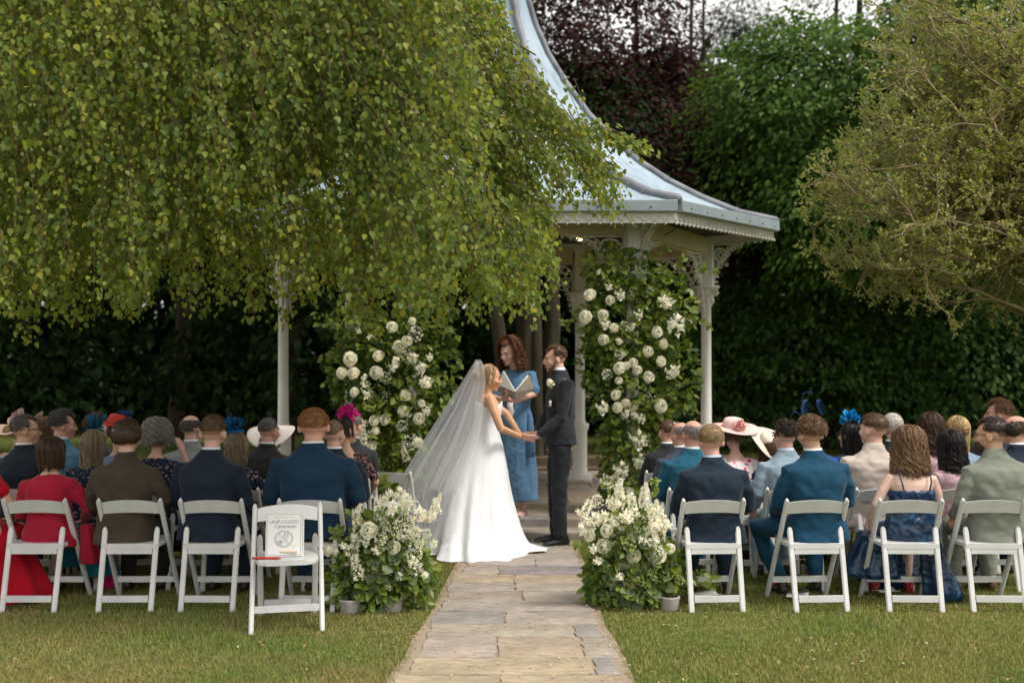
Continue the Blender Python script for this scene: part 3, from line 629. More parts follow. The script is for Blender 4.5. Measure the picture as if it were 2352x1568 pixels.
tree('broadleaf_tree', 'green tree with reaching boughs at the far edge, its top beyond the twiggy bush', 'tree', (12.2, 20, 0), (12, 20, 10), .3,
     [(10.6, 19.5, 8.4, 3.0, 1.8, 2.8, 3), (13.3, 19, 6, 3, 2, 4, 3)], 480, 60, .7, .13, 'wood1', G, 6, flat=.12)
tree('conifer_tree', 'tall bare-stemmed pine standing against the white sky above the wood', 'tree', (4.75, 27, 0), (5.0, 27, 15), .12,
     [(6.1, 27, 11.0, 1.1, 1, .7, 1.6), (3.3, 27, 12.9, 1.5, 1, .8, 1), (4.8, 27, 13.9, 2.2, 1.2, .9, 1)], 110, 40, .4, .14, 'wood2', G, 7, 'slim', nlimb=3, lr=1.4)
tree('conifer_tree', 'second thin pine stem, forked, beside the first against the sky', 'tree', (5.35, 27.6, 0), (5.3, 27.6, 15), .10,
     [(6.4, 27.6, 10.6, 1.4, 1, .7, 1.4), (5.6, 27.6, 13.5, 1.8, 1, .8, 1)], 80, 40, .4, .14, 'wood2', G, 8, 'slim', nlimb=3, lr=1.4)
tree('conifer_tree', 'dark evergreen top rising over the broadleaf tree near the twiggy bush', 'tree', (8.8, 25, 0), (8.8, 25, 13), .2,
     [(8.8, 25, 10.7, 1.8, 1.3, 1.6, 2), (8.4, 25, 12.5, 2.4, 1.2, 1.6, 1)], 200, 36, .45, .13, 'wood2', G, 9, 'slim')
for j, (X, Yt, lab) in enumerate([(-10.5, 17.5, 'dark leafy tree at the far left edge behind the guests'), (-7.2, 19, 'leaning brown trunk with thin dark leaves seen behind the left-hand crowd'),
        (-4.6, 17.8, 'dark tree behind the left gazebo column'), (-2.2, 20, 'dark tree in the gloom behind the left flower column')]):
    tree('broadleaf_tree', lab, 'tree', (X, Yt+2.2, 0), (X+.8, Yt+2, 9), .17, [(X, Yt-1.2, 7.0, 2.8, 2.6, 2.2, 3), (X+1, Yt+1, 3.0, 2.2, 1.2, 2.2, 1.5), (X-.6, Yt-2.4, 9, 3, 2.6, 2, 2.2)], 420, 24, .55, .19, 'wood2', G, 10+j, flat=.12)  # high crowns reach forward out of view, shaped to shade the low wood
# several stems close together behind the officiant
mt = thing('multi_stemmed_tree', 'old multi-stemmed olive-brown tree trunks standing behind the officiant', 'tree', (.42, 15.9, 0), 0)
ps = []; rs_ = []
for (x0, x1, r_, dy) in ((1200, 1130, .12, 0), (1218, 1200, .14, .25), (1258, 1275, .14, .1), (1236, 1240, .09, -.1)):
    p0 = at(x0, 1075, 15.9+dy)-mt.location; p1 = at(x1, 640, 15.9+dy)-mt.location; k = 9; u = np.linspace(0, 1.5, k)[:, None]; pp = np.array(p0)+(np.array(p1)-np.array(p0))*u+np.cumsum(rng.normal(0, .025, (k, 3)), 0); pp[0, 2] = -.05
    me = tubes_np('stem', [pp], [r_*(1.25-.45*u[:, 0])], M['bark'], 12); mobj('stem', me, mt)
C, O = crown_pts(130, [(.2, 16.6, 5.4, 2.4, 1.2, 1.5, 1)]); P, D, Nn, Sz = sprays(C, .5, O, 26, .12); mobj('crown', leaves('crown', P-np.array(mt.location), D, Nn, Sz, 'kite', M['wood2']), mt)['kind'] = 'stuff'

# ---- twiggy bush leaning in from the right
bu = thing('twiggy_tree', 'olive-brown twiggy evergreen tree with tiny leaves leaning in from the right', 'tree', (6.0, 9.4, 0), 0); b0 = np.array(bu.location)
def wander(p, d, L, k, jit, grav, rs): 
    pts = [p]; d = d/np.linalg.norm(d)
    for i in range(k): d = d+rs.normal(0, jit, 3)+np.array([0, 0, grav]); d /= np.linalg.norm(d); pts.append(pts[-1]+d*L/k)
    return np.array(pts), d
rs = np.random.default_rng(21); tp, tr, leafP, leafD = [], [], [], []
mobj('trunk', tubes_np('trunk', [np.array([(0, 0, -.1), (-.05, 0, 1.2), (-.1, .05, 2.2), (-.3, 0, 3.4)])], [[.16, .14, .12, .09]], M['bark'], 10), bu)
tgt = [(2500, 100), (2560, 300), (2620, 480), (2500, 560), (2700, 200), (2780, 400), (2650, 50), (2850, 250), (2480, 420), (2900, 480), (2380, 60), (2150, 60), (2080, 180), (2180, 180), (2290, 240), (2400, 250), (2050, 330), (2130, 360), (2300, 420), (2180, 520), (2080, 520), (2400, 560), (2290, 520), (1990, 430), (2050, 450), (2230, 90), (2160, 420), (2350, 350),(1925, 560), (1930, 390), (1960, 470), (2000, 300), (2030, 180), (2060, 90), (1950, 600), (2110, 40), (2010, 590), (2080, 600), (2200, 560), (2060, 300), (2150, 120), (2240, 330), (2300, 620), (2120, 440), (2020, 400), (2090, 210), (2330, 150), (2260, 20), (2380, 450), (1990, 520), (2050, 520), (2170, 250), (2060, 250), (2100, 10), (1910, 490), (1990, 560), (2330, 300), (2230, 460)]
for ti, (x, y) in enumerate(tgt):
    Yt = rs.uniform(8.3, 10.3); e = np.array(at(x, y, Yt)); zz_ = rs.uniform(1.5, 3.35); s0 = np.array([6.0+np.interp(zz_, [0, 1.2, 2.2, 3.4], [0, -.05, -.10, -.30]), 9.4, zz_])
    k = 16; u = np.linspace(0, 1, k)[:, None]; main = s0+(e-s0)*u+np.array([0, 0, .45])*np.sin(u*math.pi)*rs.uniform(.2, 1)+np.cumsum(rs.normal(0, .035, (k, 3)), 0)*u
    tp.append(main-b0); tr.append(.028*(1.08-u[:, 0])**1.2+.003)
    for q in range(17):
        j = rs.integers(4, k); d = (main[min(j+1, k-1)]-main[j-1]); d = d/np.linalg.norm(d)+rs.normal(0, .55, 3); sub, _ = wander(main[j], d, rs.uniform(.3, .62), 9, .26, .03, rs); tp.append(sub-b0); tr.append(np.linspace(.010, .004, 10))
        for q2 in range(6):
            j2 = rs.integers(2, 10); d2 = (sub[min(j2+1, 9)]-sub[j2-1]); d2 = d2/np.linalg.norm(d2)+rs.normal(0, .6, 3); s3, dd = wander(sub[j2], d2, rs.uniform(.12, .38), 5, .25, .05, rs); tp.append(s3-b0); tr.append(np.linspace(.0055, .0024, 6))
            for q3 in range(17):
                c = s3[rs.integers(2, 6)]+rs.normal(0, .015, 3); leafP.append(c-b0); leafD.append(dd+rs.normal(0, .7, 3))
LBX = [(-200, 1950), (0, 1960), (200, 1985), (330, 1885), (420, 1840), (560, 1835), (640, 1895), (700, 2010), (800, 2100)]
def inside(p):
    q = p+b0; yy = YH+(1.6-q[:, 2])*F/q[:, 1]; xx = 1176+q[:, 0]*F/q[:, 1]
    return bool(np.all(xx > np.interp(yy, [a[0] for a in LBX], [a[1] for a in LBX])-4))
kp = [i for i, p in enumerate(tp) if len(p) == 16 or inside(p)]; tp = [tp[i] for i in kp]; tr = [tr[i] for i in kp]
leafP_ = np.array(leafP); qq = leafP_+b0; ok_ = (1176+qq[:, 0]*F/qq[:, 1]) > np.interp(YH+(1.6-qq[:, 2])*F/qq[:, 1], [a[0] for a in LBX], [a[1] for a in LBX])-10
leafP = list(leafP_[ok_]); leafD = list(np.array(leafD)[ok_])
o = mobj('twigs', tubes_np('twigs', tp, tr, M['twig'], 3), bu); o['kind'] = 'stuff'
leafP = np.array(leafP); leafD = np.array(leafD); k = len(leafP)
o = mobj('foliage', leaves('foliage', leafP, leafD, rs.normal(0, 1, (k, 3))+[0, -.3, .7], .024+.026*rs.random(k), 'kite', M['olive']), bu); o['kind'] = 'stuff'
# ---- weeping birch hanging in from the left
bt = thing('weeping_birch', 'weeping birch with yellow-green leaves hanging in curtains over the seated guests', 'tree', (-6.4, 6.4, 0), 0); b0 = np.array(bt.location)
rs = np.random.default_rng(5)
mobj('trunk', tubes_np('trunk', [np.array([(0, 0, -.1), (.05, 0, 2), (.1, 0, 5), (.5, 0, 7.5)])], [[.26, .22, .17, .1]], M['bark'], 12), bt)
limbs = []; lrad = []
for (x, y, Y) in ((900, -250, 6.2), (1150, 150, 6.6), (600, -120, 5.8), (300, -60, 6.6), (1250, 120, 6.9), (1000, 60, 7.4), (750, 60, 7.2), (1380, 350, 6.7), (450, 150, 7.6), (1080, 260, 6.0), (100, 60, 6.0), (820, 240, 6.4)):
    e = np.array(at(x, y, Y))-b0; s0 = np.array([.15, 0, rs.uniform(4, 6.6)]); u = np.linspace(0, 1, 16)[:, None]
    limbs.append(s0+(e-s0)*u+np.array([0, 0, .9])*np.sin(u*math.pi)+np.cumsum(rs.normal(0, .02, (16, 3)), 0)); lrad.append(.05*(1.05-u[:, 0])+.004)
mobj('branches', tubes_np('branches', limbs, lrad, M['red_twig'], 6), bt)['kind'] = 'stuff'
LOW = [(-120, 740), (0, 715), (60, 752), (150, 765), (240, 735), (330, 722), (380, 655), (430, 690), (520, 715), (600, 742), (680, 690), (760, 705), (830, 735), (930, 735), (1010, 745), (1060, 712), (1130, 722), (1180, 735), (1225, 700), (1270, 662), (1310, 610), (1330, 545), (1430, 555), (1450, 480), (1455, 420)]
def rightedge(y): return lerp([(-200, 1100), (0, 1160), (60, 1180), (130, 1215), (200, 1245), (260, 1290), (320, 1350), (380, 1410), (440, 1440), (500, 1440), (540, 1400), (570, 1320), (620, 1295), (670, 1270), (720, 1240), (760, 1200)], y)
tw, twr, LP, LD, LS = [], [], [], [], []
for _ in range(420):      # the crown above the view is added further down, for its shade
    pass
def strand(x, y, Y, L, lean, dens=1.0, big=1.0, curve=.25):
    """a pendulous shoot whose tip is at picture point (x,y)"""
    e = np.array(at(x, y, Y)); k = max(5, int(L/.09)); u = np.linspace(0, 1, k)[:, None]      # 0 = tip
    up = np.array([-lean, rs.normal(0, .12), 1.0]); up /= np.linalg.norm(up); p = e+up*L*u+np.array([-curve*lean, 0, .0])*L*u**2+np.cumsum(rs.normal(0, .008, (k, 3)), 0)
    tw.append(p-b0); twr.append(.0011+.0016*u[:, 0])
    t = unit(np.gradient(p, axis=0)); n_ = int(L/.0180*dens); s_ = rs.random(n_)*(k-1); i = s_.astype(int); f = (s_-i)[:, None]; i2 = np.minimum(i+1, k-1)
    q = p[i]*(1-f)+p[i2]*f; off = rs.normal(0, .022, (n_, 3)); q = q+off
    d = off*9+np.array([lean*.5, 0, -.95])+rs.normal(0, .33, (n_, 3))
    LP.append(q-b0); LD.append(d); LS.append((.016+.027*rs.random(n_)**1.2)*big)
cnt = 0
while cnt < 4300:
    x = rs.uniform(-120, 1450); y = rs.uniform(-60, 770)
    lo = lerp(LOW, x) - 22 + 24*math.sin(x*.05+1)*math.sin(x*.013)+12*math.sin(x*.11)
    if y > lo or x > rightedge(y): continue
    if x > 1180 and rs.random() > .62: continue
    if x > 1060 and y < 260 and rs.random() < .35: continue
    if 1285 < x < 1380 and 500 < y < 660: continue
    if y < 640 and rs.random() < .1: continue
    if mnoise.noise(Vector((x*.0062, y*.0075, 3.3))) < -.16 and x < 1150 and rs.random() < .72: continue
    depth = rs.choice([5.6, 6.2, 6.9, 7.6])+rs.uniform(-.3, .3)
    dk = min(((x-a_)/c_)**2+((y-b_)/d_)**2 for a_, b_, c_, d_ in ((110, 540, 190, 120), (530, 590, 150, 90), (350, 420, 110, 90), (90, 250, 110, 80), (770, 600, 120, 60)))
    if dk < 1 and depth < 7.2 and rs.random() < .72: depth = rs.uniform(7.8, 8.4)
    if x > 1150: depth = max(depth, 6.3)
    lean = np.interp(x, [0, 500, 900, 1200, 1400], [.05, .12, .3, .55, .75])*(.6+.8*rs.random())
    if y > lo-90: lean *= .5
    strand(x, y, depth, rs.uniform(.35, .85), lean, 1.0 if x < 1200 else .85); cnt += 1
for _ in range(900): strand(rs.uniform(-500, 1250), rs.uniform(-620, -60), rs.uniform(5.2, 8.5), rs.uniform(.5, .9), .2, .8, 1.5)  # unseen strands above the view, added to cast shade
for _ in range(330): strand(rs.uniform(-500, -60), rs.uniform(-60, 700), rs.uniform(5.2, 8.5), rs.uniform(.5, .9), .2, .8, 1.4)
# curtain ends and the branch reaching to the right
for x in range(-60, 1300, 16):
    for q in range(1 if math.sin(x*.047) < -.2 else 3): strand(x+rs.uniform(-14, 14), lerp(LOW, x)-10+26*math.sin(x*.031)+rs.uniform(-40, 36), rs.uniform(5.8, 7.6), rs.uniform(.35, .7), rs.uniform(-.05, .25), .85)
for q in range(34): u_ = q/34; strand(1508-u_*230+rs.uniform(-6, 6), 350-55*math.sin(u_*1.5)+rs.uniform(-2, 16)+u_*30*rs.random(), 6.5, .26, 1.5, 1.5, 1.0)
for q in range(10): strand(1430+rs.uniform(-40, 20), 400+q*13, 6.6, .3, .8, 1.1)
for (x, y) in ((1300, 632), (1285, 600), (1262, 575), (1240, 690), (1225, 755), (1228, 725), (1215, 690), (1236, 735), (1170, 728), (1205, 620)): strand(x, y, 6.0, .45, .75 if x > 1250 else .35, 1.3, 1.15)
o = mobj('twigs', tubes_np('twigs', tw, twr, M['red_twig'], 3), bt); o['kind'] = 'stuff'
LP = np.concatenate(LP); LD = np.concatenate(LD); LS = np.concatenate(LS); k = len(LP); NN = rs.normal(0, .55, (k, 3))+[.1, -1, .35]
depthc = (LP+b0)[:, 1]; order = np.argsort(depthc-LS*30); big = order[:300]; rest = order[300:]
o = mobj('leaves', leaves('leaves', LP[rest], LD[rest], NN[rest], LS[rest]*1.15, 'birch', M['birch']), bt); o['kind'] = 'stuff'
leaf_objs(LP[big], LD[big], NN[big], LS[big]*1.2, 'birch', M['birch'], bt)
print('birch leaves', k)

# ================================================================ folding chairs
def chair_parts():
    P = []
    for s in (-1, 1):
        mb = MB(); mb.beam((s*.212, .27, 0), (s*.205, -.135, .735), .029, .036, ch=.3, rnd=.03); P.append(('side_rail', mb.mesh('side_rail', M['paint'], False)))
        mb = MB(); mb.beam((s*.172, -.215, 0), (s*.174, -.085, .545), .036, .022, ch=.3, rnd=.035); P.append(('rear_leg', mb.mesh('rear_leg', M['paint'], False)))
    mb = MB(); nx = 14
    rows_ = []
    for (zz, off) in ((0, 0), (0, .018), (1, .018), (1, 0)):
        ring = []
        for i in range(nx+1):
            u = -1+2*i/nx; x = u*.188; ar = (1-u*u)**.9
            z = (.632+.012*ar) if zz == 0 else (.712+.020*ar); yy = -.128+(.735-z)*.45-.004-(1-u*u)*.020+off
            ring.append((x, yy, z))
        rows_.append(ring)
    vs = [p for r_ in rows_ for p in r_]; k = nx+1
    fs = [(a*k+i, a*k+i+1, ((a+1) % 4)*k+i+1, ((a+1) % 4)*k+i) for a in range(4) for i in range(nx)]+[(0, k, 2*k, 3*k), (k-1, 4*k-1, 3*k-1, 2*k-1)]
    mb.add(vs, fs); P.append(('backrest', mb.mesh('backrest', M['paint'], False)))
    mb = MB(); mb.box((0, -.118, .395), (.304, .02, .052)); P.append(('seat_rail', mb.mesh('seat_rail', M['paint'], False)))
    mb = MB(); mb.box((0, -.198, .085), (.30, .018, .042)); P.append(('stretcher', mb.mesh('stretcher', M['paint'], False)))
    mb = MB(); mb.box((0, .196, .135), (.39, .018, .040)); P.append(('stretcher', mb.mesh('stretcher', M['paint'], False)))
    mb = MB(); secs = []                                                    # seat slab with rounded front
    def ring(z, g): return [(x*g, y_, z) for x, y_ in ((-.185, -.13), (.185, -.13), (.19, .16), (.17, .215), (.12, .235), (-.12, .235), (-.17, .215), (-.19, .16))]
    mb.rings([ring(.405, .96), ring(.412, 1), ring(.432, 1), ring(.438, .97)], True, True); P.append(('seat', mb.mesh('seat', M['paint'], False)))
    for s in (-1, 1):
        mb = MB(); mb.tube([(s*.185, .02, .465), (s*.232, .02, .465)], .009, 8, rnd=False); P.append(('hinge', mb.mesh('hinge', M['lead'], False)))
    return P
CP = chair_parts()
def chair(X, Y, rz, label, group=None):
    t = thing('folding_chair', label, 'folding chair', (X, Y, 0), rz, group)
    for nm, me in CP: mobj(nm, me, t)
    return t

# ================================================================ people
HC = Vector((0, .065, 1.165))         # centre of a seated head
def head(mb, hm, sex):
    """head forms placed by matrix hm (local: y forward)"""
    q = MB(); f = .94 if sex == 'f' else 1
    q.ell((0, -.012, .032), (.076, .096, .086)); q.ell((0, .02, -.01), (.066, .075, .085))
    q.tube([(0, .035, .01), (0, .048, -.082)], [(.060, .052), (.034*f, .030)], 12, side=(1, 0, 0)); q.ell((0, .072, -.088), (.020*f, .017, .016))
    q.tube([(0, .086, .022), (0, .108, -.018)], [.009, .013], 8); q.ell((0, .098, -.028), (.017, .012, .009))
    q.ell((0, .074, .035), (.048, .018, .012)); q.ell((0, .082, -.056), (.024, .012, .007)); q.ell((0, .080, -.066), (.020, .012, .007))
    for s in (-1, 1):
        q.ell((s*.080, -.010, -.005), (.011, .020, .033), (R(-12), 0, R(s*-18))); q.ell((s*.045, .055, -.020), (.022, .026, .022))
    mb.add([hm @ Vector(p) for p in q.v], q.f)
def hand(mb, wrist, dirv, palm_n, s=1.0, curl=.6, sc=1.0):
    """palm with five fingers; dirv = fingers' direction, palm_n = the way the palm faces, s=+1 thumb on side +"""
    d = Vector(dirv).normalized(); n_ = Vector(palm_n); n_ = (n_-d*n_.dot(d)).normalized(); u = d.cross(n_)*s; w0 = Vector(wrist)
    mb.tube([w0, w0+d*.03*sc, w0+d*.085*sc], [(.024*sc, .018*sc), (.032*sc, .015*sc), (.038*sc, .013*sc)], 12, side=u)
    for i, (o_, L) in enumerate(((.029, .070), (.010, .079), (-.010, .073), (-.029, .058))):
        b_ = w0+d*.085*sc+u*o_*sc; a1 = curl*.55; a2 = curl*1.3; p1 = b_+(d*math.cos(a1)+n_*math.sin(a1))*L*.45*sc; p2 = p1+(d*math.cos(a2)+n_*math.sin(a2))*L*.33*sc; a3 = curl*1.9; p3 = p2+(d*math.cos(a3)+n_*math.sin(a3))*L*.25*sc
        mb.tube([b_-d*.02*sc, b_, p1, p2, p3], [.0095*sc, .0095*sc, .0088*sc, .008*sc, .0068*sc], 8)
    t0 = w0+d*.03*sc+u*.022*sc; t1 = t0+(d*.6+u*.7+n_*.25).normalized()*.036*sc; t2 = t1+(d*.85+u*.15+n_*.45).normalized()*.034*sc
    mb.tube([t0-d*.01, t0, t1, t2], [.012*sc, .013*sc, .011*sc, .008*sc], 8)
def torso_secs(sex, g, bottom, top, kind='body'):
    # (z, rx, ry, cy)
    T = {'m': [(.44, .172, .125, .02), (.54, .172, .128, .015), (.62, .160, .118, .01), (.72, .152, .108, .0), (.82, .165, .112, -.005), (.88, .178, .112, .0), (.935, .170, .098, .005), (.975, .128, .080, .015), (1.03, .072, .06, .028)],
         'f': [(.44, .178, .125, .02), (.54, .180, .130, .015), (.62, .155, .112, .01), (.72, .130, .095, .0), (.82, .142, .105, .0), (.88, .152, .108, .005), (.935, .143, .088, .008), (.975, .098, .068, .015), (1.03, .06, .052, .028)]}[sex]
    return [(z, rx+g, ry+g, 0, cy) for z, rx, ry, cy in T if bottom-.001 <= z <= top+.001]
SH = {'m': .178, 'f': .150}
def seated_joints(sex, arms='lap'):
    sw = SH[sex]; J = {}
    for s in (-1, 1):
        J['sh', s] = Vector((s*sw, .0, .925)); J['el', s] = Vector((s*(sw+.065), .045, .70)); J['wr', s] = Vector((s*.10, .27, .585)); J['hip', s] = Vector((s*.085, .04, .52)); J['kn', s] = Vector((s*.11, .46, .49)); J['an', s] = Vector((s*.12, .44, .09))
    if arms == 'face': J['el', 1] = Vector((.245, .16, .86)); J['wr', 1] = Vector((.155, .22, 1.03))
    if arms == 'side': J['el', -1] = Vector((-.235, .0, .72)); J['wr', -1] = Vector((-.245, .12, .60))
    if arms == 'spread': J['el', -1] = Vector((-.245, .06, .70)); J['wr', -1] = Vector((-.20, .28, .57)); J['kn', -1] = Vector((-.30, .38, .49)); J['an', -1] = Vector((-.17, .34, .09)); J['an', 1] = Vector((.10, .40, .09))
    if arms == 'wide': J['el', 1] = Vector((.27, .02, .73)); J['wr', 1] = Vector((.16, .24, .60))
    return J
_cache = {}
def hmat(yaw, pitch=0, c=HC): return Matrix.Translation(c) @ Matrix.Rotation(R(yaw), 4, 'Z') @ Matrix.Rotation(R(pitch), 4, 'X')
def body_mesh(sex, yaw, pitch, arms):
    k = ('body', sex, yaw, pitch, arms)
    if k in _cache: return _cache[k]
    mb = MB(); hm = hmat(yaw, pitch); head(mb, hm, sex); J = seated_joints(sex, arms); nr = .050 if sex == 'm' else .040
    mb.tube([(0, .02, .97), (0, .035, 1.03), hm @ Vector((0, -.018, -.05))], [nr*1.3, nr*1.04, nr], 12)
    mb.loft([(z, rx, ry, cx, cy) for z, rx, ry, cx, cy in torso_secs(sex, -.012, .44, 1.03)]); ar = (.048, .038, .027) if sex == 'm' else (.043, .036, .024)
    for s in (-1, 1):
        mb.tube([(s*.06, .01, .93), J['sh', s]+Vector((-s*.008, 0, -.006)), J['sh', s].lerp(J['el', s], .5), J['el', s], J['wr', s]], [ar[0]*.85, ar[0]*.88, ar[0]*.84, ar[1]*.84, ar[2]], 10)
        mb.tube([J['hip', s], J['kn', s], J['kn', s].lerp(J['an', s], .4), J['an', s]], [.078, .056, .05, .034], 10)
        if arms == 'face' and s == 1: hand(mb, J['wr', s], (-.35, .1, .9), (-.8, .4, 0), -1, .5)
        elif arms == 'side' and s == -1: hand(mb, J['wr', s], (.1, .9, -.4), (0.8, 0, -.5), 1, .9)
        else: hand(mb, J['wr', s], (-s*.75, .6, -.15), (0, -.2, -1), -s, .5)
    _cache[k] = bake(mb, .0095 if arms == 'lap' else .0075, 2, name='body'); return _cache[k]
def jacket_mesh(v, arms='lap'):
    k = ('jacket', v, arms)
    if k in _cache: return _cache[k]
    mb = MB(); J = seated_joints('m', arms); S_ = [(z, rx+(.022 if z > .5 else .028), ry+.016, 0, cy) for z, rx, ry, _, cy in torso_secs('m', 0, .44, .94)]+[(.968, .150, .088, 0, .012), (.998, .112, .076, 0, .02), (1.026, .080, .069, 0, .026), (1.050, .069, .064, 0, .030)]
    S_[0] = (.435, .205, .14, 0, -.005); mb.loft(S_, 24, 2.6)
    for s in (-1, 1):
        mb.tube([(s*.09, .012, .945), J['sh', s]+Vector((s*.004, 0, -.006)), J['sh', s].lerp(J['el', s], .5), J['el', s], J['wr', s].lerp(J['el', s], .08)], [(.05, .05), (.066, .060), .061, .053, .042], 12, side=(0, 1, 0))
    _cache[k] = bake(mb, .0110, 3, .014, .11, v, 'jacket', (.9, 1, 1.1)); return _cache[k]
def top_mesh(kind, v=0, arms='lap', sex='f'):
    """blouse / dress bodice: long, short or loose sleeves, high or low back"""
    k = ('top', kind, v, arms, sex)
    if k in _cache: return _cache[k]
    mb = MB(); J = seated_joints(sex, arms); low = kind in ('low', 'lace'); g = .014
    S_ = torso_secs(sex, g, .44, .94)
    if kind == 'scoop': S_ = torso_secs(sex, g, .44, .94)+[(.960, .115, .075, 0, .012)]
    if kind in ('long', 'short', 'shawl'): S_ += [(.972, .112, .074, 0, .015), (1.005, .080, .062, 0, .022)]
    if kind == 'shirt': S_ += [(.992, .15, .08, 0, .015), (1.03, .08, .065, 0, .026), (1.06, .065, .062, 0, .03)]
    mb.loft(S_, 24, 2.3)
    for s in (-1, 1):
        end = {'long': .06, 'shawl': .3, 'short': .62, 'scoop': .55, 'lace': .35, 'shirt': .06}.get(kind, .6)
        sh, el, wr = J['sh', s], J['el', s], J['wr', s]; rr_ = .056 if sex == 'f' else .062
        pts = [Vector((s*.085, .012, .935)), sh+Vector((s*.004, 0, -.004)), sh.lerp(el, .5)]; ra = [rr_, rr_*1.08, rr_*1.0]
        if kind in ('long', 'shirt', 'shawl'): pts += [el, wr.lerp(el, .12)]; ra += [.050, .038]
        elif kind == 'lace': pts += [sh.lerp(el, .78)]; ra += [.052]
        mb.tube(pts, ra, 12)
    if kind == 'shawl': mb.tube([(-.13, .0, .93), (.13, 0, .93)], (.075, .075), 12); mb.loft([(.44, .20, .14, 0, -.01), (.60, .185, .13, 0, 0), (.75, .175, .12, 0, 0)], 20)
    _cache[k] = bake(mb, .012, 3, .009, .09, v, 'top'); return _cache[k]
def camisole():
    if 'cami' in _cache: return _cache['cami']
    mb = MB(); mb.loft([(z, rx, ry, 0, cy) for z, rx, ry, _, cy in torso_secs('f', .012, .44, .72)]+[(.80, .158, .118, 0, 0), (.835, .160, .12, 0, .0)], 24, 2.2); _cache['cami'] = bake(mb, .010, 2, .014, .08, 3, 'bodice'); return _cache['cami']
def trousers_mesh(arms='lap'):
    arms = arms if arms == 'spread' else 'lap'; kk_ = 'tr'+arms
    if kk_ in _cache: return _cache[kk_]
    mb = MB(); J = seated_joints('m', arms); mb.loft([(.445, .165, .11, 0, .04), (.50, .178, .13, 0, .03), (.58, .172, .125, 0, .015)], 20)
    for s in (-1, 1): mb.tube([J['hip', s]+Vector((0, 0, .005)), J['kn', s]+Vector((0, 0, .005)), J['kn', s].lerp(J['an', s], .5), J['an', s]+Vector((0, 0, .03))], [.095, .073, .066, .056], 12)
    _cache[kk_] = bake(mb, .015, 2, .010, .1, 2, 'trousers'); return _cache[kk_]
def skirt_mesh(long_=False):
    k = ('skirt', long_)
    if k in _cache: return _cache[k]
    mb = MB(); mb.loft([(.445, .18, .13, 0, .03), (.52, .180, .125, 0, .045), (.56, .165, .11, 0, .04)], 20)
    mb.tube([(0, .09, .50), (0, .25, .51), (0, .47, .49)], [(.19, .085), (.20, .085), (.185, .075)], 16, side=(1, 0, 0)); z = .06 if long_ else .24
    mb.tube([(0, .45, .49), (0, .49, .32), (0, .49, z+.03)], [(.18, .085), (.20, .08), (.23 if long_ else .19, .10)], 16, side=(1, 0, 0))
    _cache[k] = bake(mb, .018, 2, .016, .09, 4, 'skirt'); return _cache[k]
def shoe_mesh():
    if 'shoe' in _cache: return _cache['shoe']
    mb = MB(); mb.tube([(0, -.035, .045), (0, .05, .045), (0, .17, .030)], [(.036, .042), (.042, .038), (.036, .024)], 12, side=(1, 0, 0)); mb.tube([(0, -.02, .06), (0, -.015, .10)], .038, 10); mb.box((0, .065, .008), (.078, .25, .016)); _cache['shoe'] = bake(mb, .008, 2, name='shoe'); return _cache['shoe']
# ---- hair, in head space
def strands(dirs, length, width, seg, path, taper=True):
    pass
def cap_mesh(mb, thick, zlow, fringe, back=.0, ears=False):
    """scalp shell from the crown down; fringe = how far down the forehead"""
    nu, nv = 28, 12; C0 = Vector((0, -.012, .032)); Rx = (.076, .096, .086)
    rings = []
    for i in range(1, nv+1):
        ring = []
        for j in range(nu):
            a = 2*math.pi*j/nu; front = max(0, math.sin(a))          # +y is the face
            zmax = zlow*(1-front)+fringe*front
            zmax = zmax if math.sin(a) < .35 else fringe*(.35+.65*front)+zlow*.0
            if ears and abs(math.cos(a)) > .86: zmax = min(zmax, 1.50)
            th = (i/nv)*(zmax+(.07*mnoise.noise(Vector((math.cos(a)*3, math.sin(a)*3, zlow*5))) if i > nv-3 else 0)); kk = thick*(1-.75*(i/nv)**2.5) if (ears and thick > .012) else thick*(1-.8*(th/1.95)**3) if ears else thick*(1 if i < nv else .25)
            if i == nv: kk *= .3
            p = Vector(((Rx[0]+kk)*math.sin(th)*math.cos(a), (Rx[1]+kk)*math.sin(th)*math.sin(a), (Rx[2]+kk)*math.cos(th)))
            nn_ = mnoise.noise(p*55)*thick*.30+mnoise.noise(p*22)*thick*.22 if i < nv else 0
            ring.append(C0+p*(1+nn_/max(.05, p.length)))
        rings.append(ring)
    k = len(mb.v); mb.v.append(tuple(C0+Vector((0, 0, Rx[2]+thick)))); k0 = len(mb.v); mb.rings(rings, True, False)
    for j in range(nu): mb.f.append((k, k0+j, k0+(j+1) % nu))
    inner = [[C0+(Vector(p)-C0)*.93 for p in rings[-1]]]
    kk = len(mb.v); mb.v += [tuple(p) for p in inner[0]]; e = k0+(nv-1)*nu
    for j in range(nu): mb.f.append((e+j, kk+j, kk+(j+1) % nu, e+(j+1) % nu))
